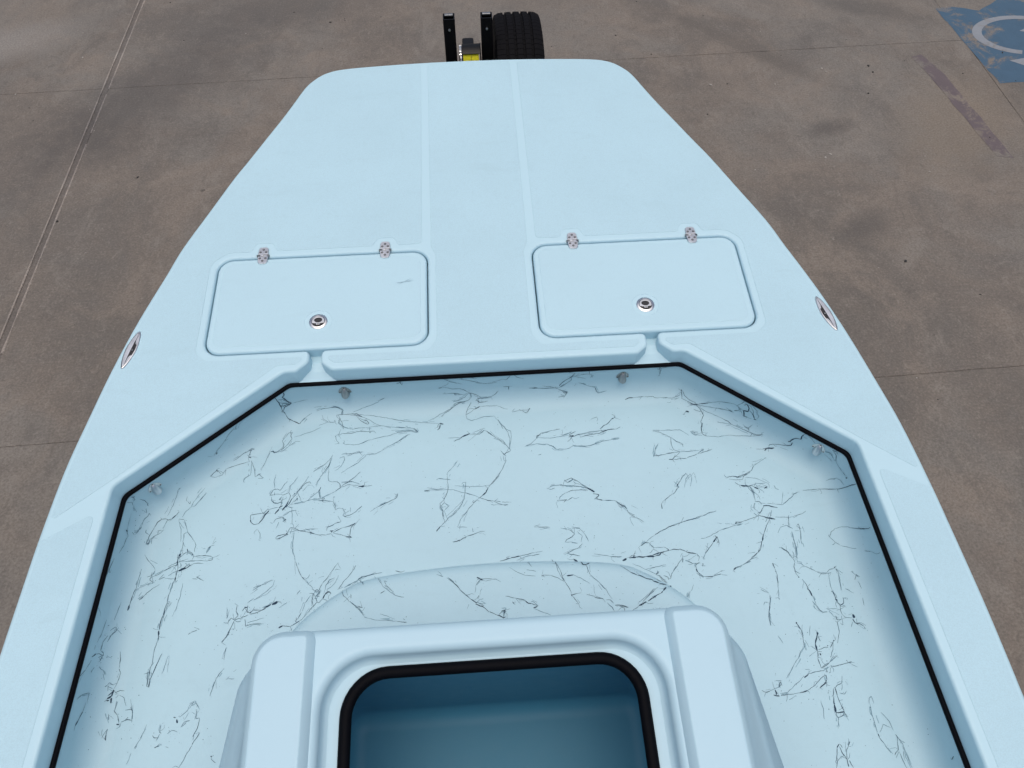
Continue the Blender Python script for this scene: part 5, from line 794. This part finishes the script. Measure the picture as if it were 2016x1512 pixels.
# ================================================================== TRAILER
trailer = thing('boat_trailer', 'black trailer under the skiff, two uprights and strap winch showing past the bow', 'trailer')
PY = 2.862                                      # centre line of the uprights
for s, x in ((-1, -.070), (1, .0805)):
    b = bmesh.new()
    o_ = rpoly([(-.0235, -.0235, .004), (.0235, -.0235, .004), (.0235, .0235, .004), (-.0235, .0235, .004)], 3)
    i_ = offs(o_, -.004)
    sweep(b, o_, [(-.004, 1.397), (0, 1.397), (0, .46)]); sweep(b, o_, [(-.004, 1.397), (-.004, 1.37)], flip=True)
    up = mk('upright', b, M_BLK, trailer); autosmooth(up, 40); up.location = (x, PY, 0)
    b = bmesh.new(); box(b, (0, .010, 1.397), (.034, .014, .008), 0, .002)
    mk('end_cap', b, M_SSD, up, False)
    b = bmesh.new(); tube(b, [(0, -.0235, 1.355), (0, -.030, 1.355)], .0052, 6); tube(b, [(0, -.030, 1.355), (0, -.034, 1.355)], .003, 8)
    mk('bolt', b, M_SS, up, False)
# winch between the uprights
WY, WZ = 2.835, 1.222
b = bmesh.new()
for k in range(2): box(b, (.007+(-.042 if k == 0 else .044), WY, WZ-.02), (.004, .10, .13), 0, .001)
pts = []
for k in range(15):                              # curved cover
    a = radians(20+k*10)
for k in range(14):
    a0 = radians(53+k*8); a1 = radians(61+k*8); R_ = .062
    vs_ = [b.verts.new((x, WY-R_*cos(a), WZ+R_*sin(a))) for x, a in ((-.024, a0), (.049, a0), (.049, a1), (-.024, a1))]
    b.faces.new(vs_)
    vs2 = [b.verts.new((x, WY-(R_-.003)*cos(a), WZ+(R_-.003)*sin(a))) for x, a in ((-.024, a0), (.049, a0), (.049, a1), (-.024, a1))]
    b.faces.new(vs2[::-1])
box(b, (.005, WY+.01, WZ-.11), (.20, .09, .05), 0, .003)
winch = mk('winch', b, M_BLK, trailer, False)
b = bmesh.new(); nt_ = 26; inn = []; out = []
for k in range(nt_*4):
    a = 2*pi*k/(nt_*4); R_ = .058 if (k % 4) < 2 else .049
    out.append((WY+R_*cos(a), WZ+R_*sin(a)))
for x0, x1 in ((-.036, -.0275),):
    A = [b.verts.new((x0, y, z)) for y, z in out]; B = [b.verts.new((x1, y, z)) for y, z in out]
    b.faces.new(A); b.faces.new(B[::-1])
    for k in range(len(A)): b.faces.new([A[k-1], A[k], B[k], B[k-1]])
mk('ratchet_gear', b, M_SS, winch, False)
b = bmesh.new()
tube(b, [(-.021, WY, WZ), (.0115, WY, WZ)], .053, 28); tube(b, [(.0130, WY, WZ), (.043, WY, WZ)], .0525, 28)
for xx in (-.020, .0125):
    vs_ = [b.verts.new(p) for p in ((xx, WY-.048, WZ-.02), (xx+.030, WY-.048, WZ-.02), (xx+.030, 2.40, WZ-.38), (xx, 2.40, WZ-.38))]
    b.faces.new(vs_)
strap = mk('winch_strap', b, M_YEL, winch); autosmooth(strap, 40)
# frame
b = bmesh.new()
box(b, (.005, 2.75, .44), (.10, 2.9, .075), 0, .004); box(b, (.005, 2.86, .47), (.24, .12, .02), 0, .003)
for s in (-1, 1):
    a = atan2(.62, 2.4); box(b, (s*.42, 1.25, .42), (.06, 2.2, .075), 0, .004, Matrix.Rotation(s*.26, 3, 'Z'))
    box(b, (s*.70, -1.05, .42), (.06, 2.7, .075), 0, .004)
    box(b, (s*.42, -.5, .505), (.09, 3.0, .05), 0, .004, Matrix.Rotation(PITCH, 3, 'X'))
for y in (-2.2, -1.2, -.2, .8): box(b, (0, y, .42), (1.4 if y < .3 else 1.0, .05, .06), 0, .003)
box(b, (0, -1.6, .335), (1.86, .05, .05), 0, .003)
box(b, (.005, 4.22, .44), (.07, .16, .06), 0, .01)
box(b, (.12, 2.905, .98), (.075, .05, .09), 0, .003)
frame = mk('trailer_frame', b, M_BLK, trailer, False)
b = bmesh.new(); tube(b, [(.11, 3.9, .02), (.11, 3.9, .62)], .028, 14); box(b, (.11, 3.9, .015), (.14, .14, .028), 0, .004); box(b, (.075, 3.9, .44), (.05, .08, .08), 0, .003)
mk('tongue_jack', b, M_BLK, trailer, False)

# wheels ---------------------------------------------------------------
def tyre_mesh(R_, W_):
    h_ = W_/2; pr = []
    ribs = [(-.092, -.056), (-.046, -.022), (-.012, .012), (.022, .046), (.056, .092)]
    ribs = [(a*W_/.2, c*W_/.2) for a, c in ribs]
    crown = lambda x: R_-.006*(x/h_)**2-.018*max(0, abs(x)/h_-.72)**1.5*4
    pts = [(-h_*.62, R_*.60), (-h_*.86, R_*.65), (-h_, R_*.78), (-h_*.99, R_*.88), (-h_*.955, R_*.94)]
    for a, c in ribs:
        pts += [(a, crown(a)-.008 if a > -.09*W_/.2 else crown(a)), (a+.001, crown(a)), ((a+c)/2, crown((a+c)/2)), (c-.001, crown(c)), (c, crown(c)-.008 if c < .09*W_/.2 else crown(c))]
    pts += [(h_*.955, R_*.94), (h_*.99, R_*.88), (h_, R_*.78), (h_*.86, R_*.65), (h_*.62, R_*.60)]
    bm = bmesh.new(); nb = 84; rings = []
    for k in range(nb*3):
        ph = k % 3; blk = k//3
        for_ = (blk+(0, .92, .96)[ph])/nb*2*pi
        ring = []
        for i, (x, rr) in enumerate(pts):
            skew = .22*(x/h_)**2*2*pi/nb*(1 if x > 0 else -1)
            a = for_+skew
            if ph == 1 and rr > R_*.95 and i % 5 in (0, 1, 2, 3): rr = rr
            if ph == 2 and rr > R_*.93: rr -= .002
            ring.append(bm.verts.new((x, rr*cos(a), rr*sin(a))))
        rings.append(ring)
    m_ = len(rings)
    for k in range(m_):
        a, c = rings[k], rings[(k+1) % m_]
        for i in range(len(pts)-1): bm.faces.new([a[i], a[i+1], c[i+1], c[i]])
    return bm
def rim_mesh(R_, W_):
    bm = bmesh.new(); h_ = W_/2
    pr = [(-h_*.60, R_*.62), (-h_*.62, R_*.56), (-h_*.2, R_*.52), (h_*.2, R_*.52), (h_*.62, R_*.56), (h_*.60, R_*.62)]
    rings = [[bm.verts.new((x, rr*cos(2*pi*k/48), rr*sin(2*pi*k/48))) for x, rr in pr] for k in range(48)]
    for k in range(48):
        a, c = rings[k], rings[(k+1) % 48]
        for i in range(5): bm.faces.new([a[i], c[i], c[i+1], a[i+1]])
    for k in range(5):
        t = 2*pi*k/5; box(bm, (h_*.1, R_*.33*cos(t), R_*.33*sin(t)), (.02, R_*.42, R_*.18), 0, .004, Matrix.Rotation(t, 3, 'X'))
    tube(bm, [(-.03, 0, 0), (.04, 0, 0)], R_*.2, 20)
    return bm
def wheel(name, label, loc, group=None, parent=None):
    o = thing(name, None if parent else label, None if parent else 'wheel', loc, group)
    if parent: o.parent = parent; o['label'] = label
    return o
spare = thing('spare_wheel', 'black spare tyre standing beside the right trailer upright past the bow', 'wheel', (.214, 2.945, .985))
t_o = mk('tyre', tyre_mesh(.33, .205), M_TYRE, spare); autosmooth(t_o, 32)
r_o = mk('rim', rim_mesh(.33, .205), M_GALV, spare); autosmooth(r_o, 35)
for s in (-1, 1):
    for src, nm in ((t_o, 'road_tyre'), (r_o, 'road_rim')):
        c2 = src.copy(); c2.name = nm; COL.objects.link(c2); c2.parent = trailer; c2.location = (s*1.03, -1.6, .332)
    b = bmesh.new()
    for k in range(16):
        a0 = pi*k/16; a1 = pi*(k+1)/16; R_ = .375
        vs_ = [b.verts.new((s*1.03+dx, -1.6+R_*cos(a), .332+R_*sin(a))) for dx, a in ((-.11, a0), (.11, a0), (.11, a1), (-.11, a1))]
        b.faces.new(vs_)
    mk('fender', b, M_BLK, trailer)
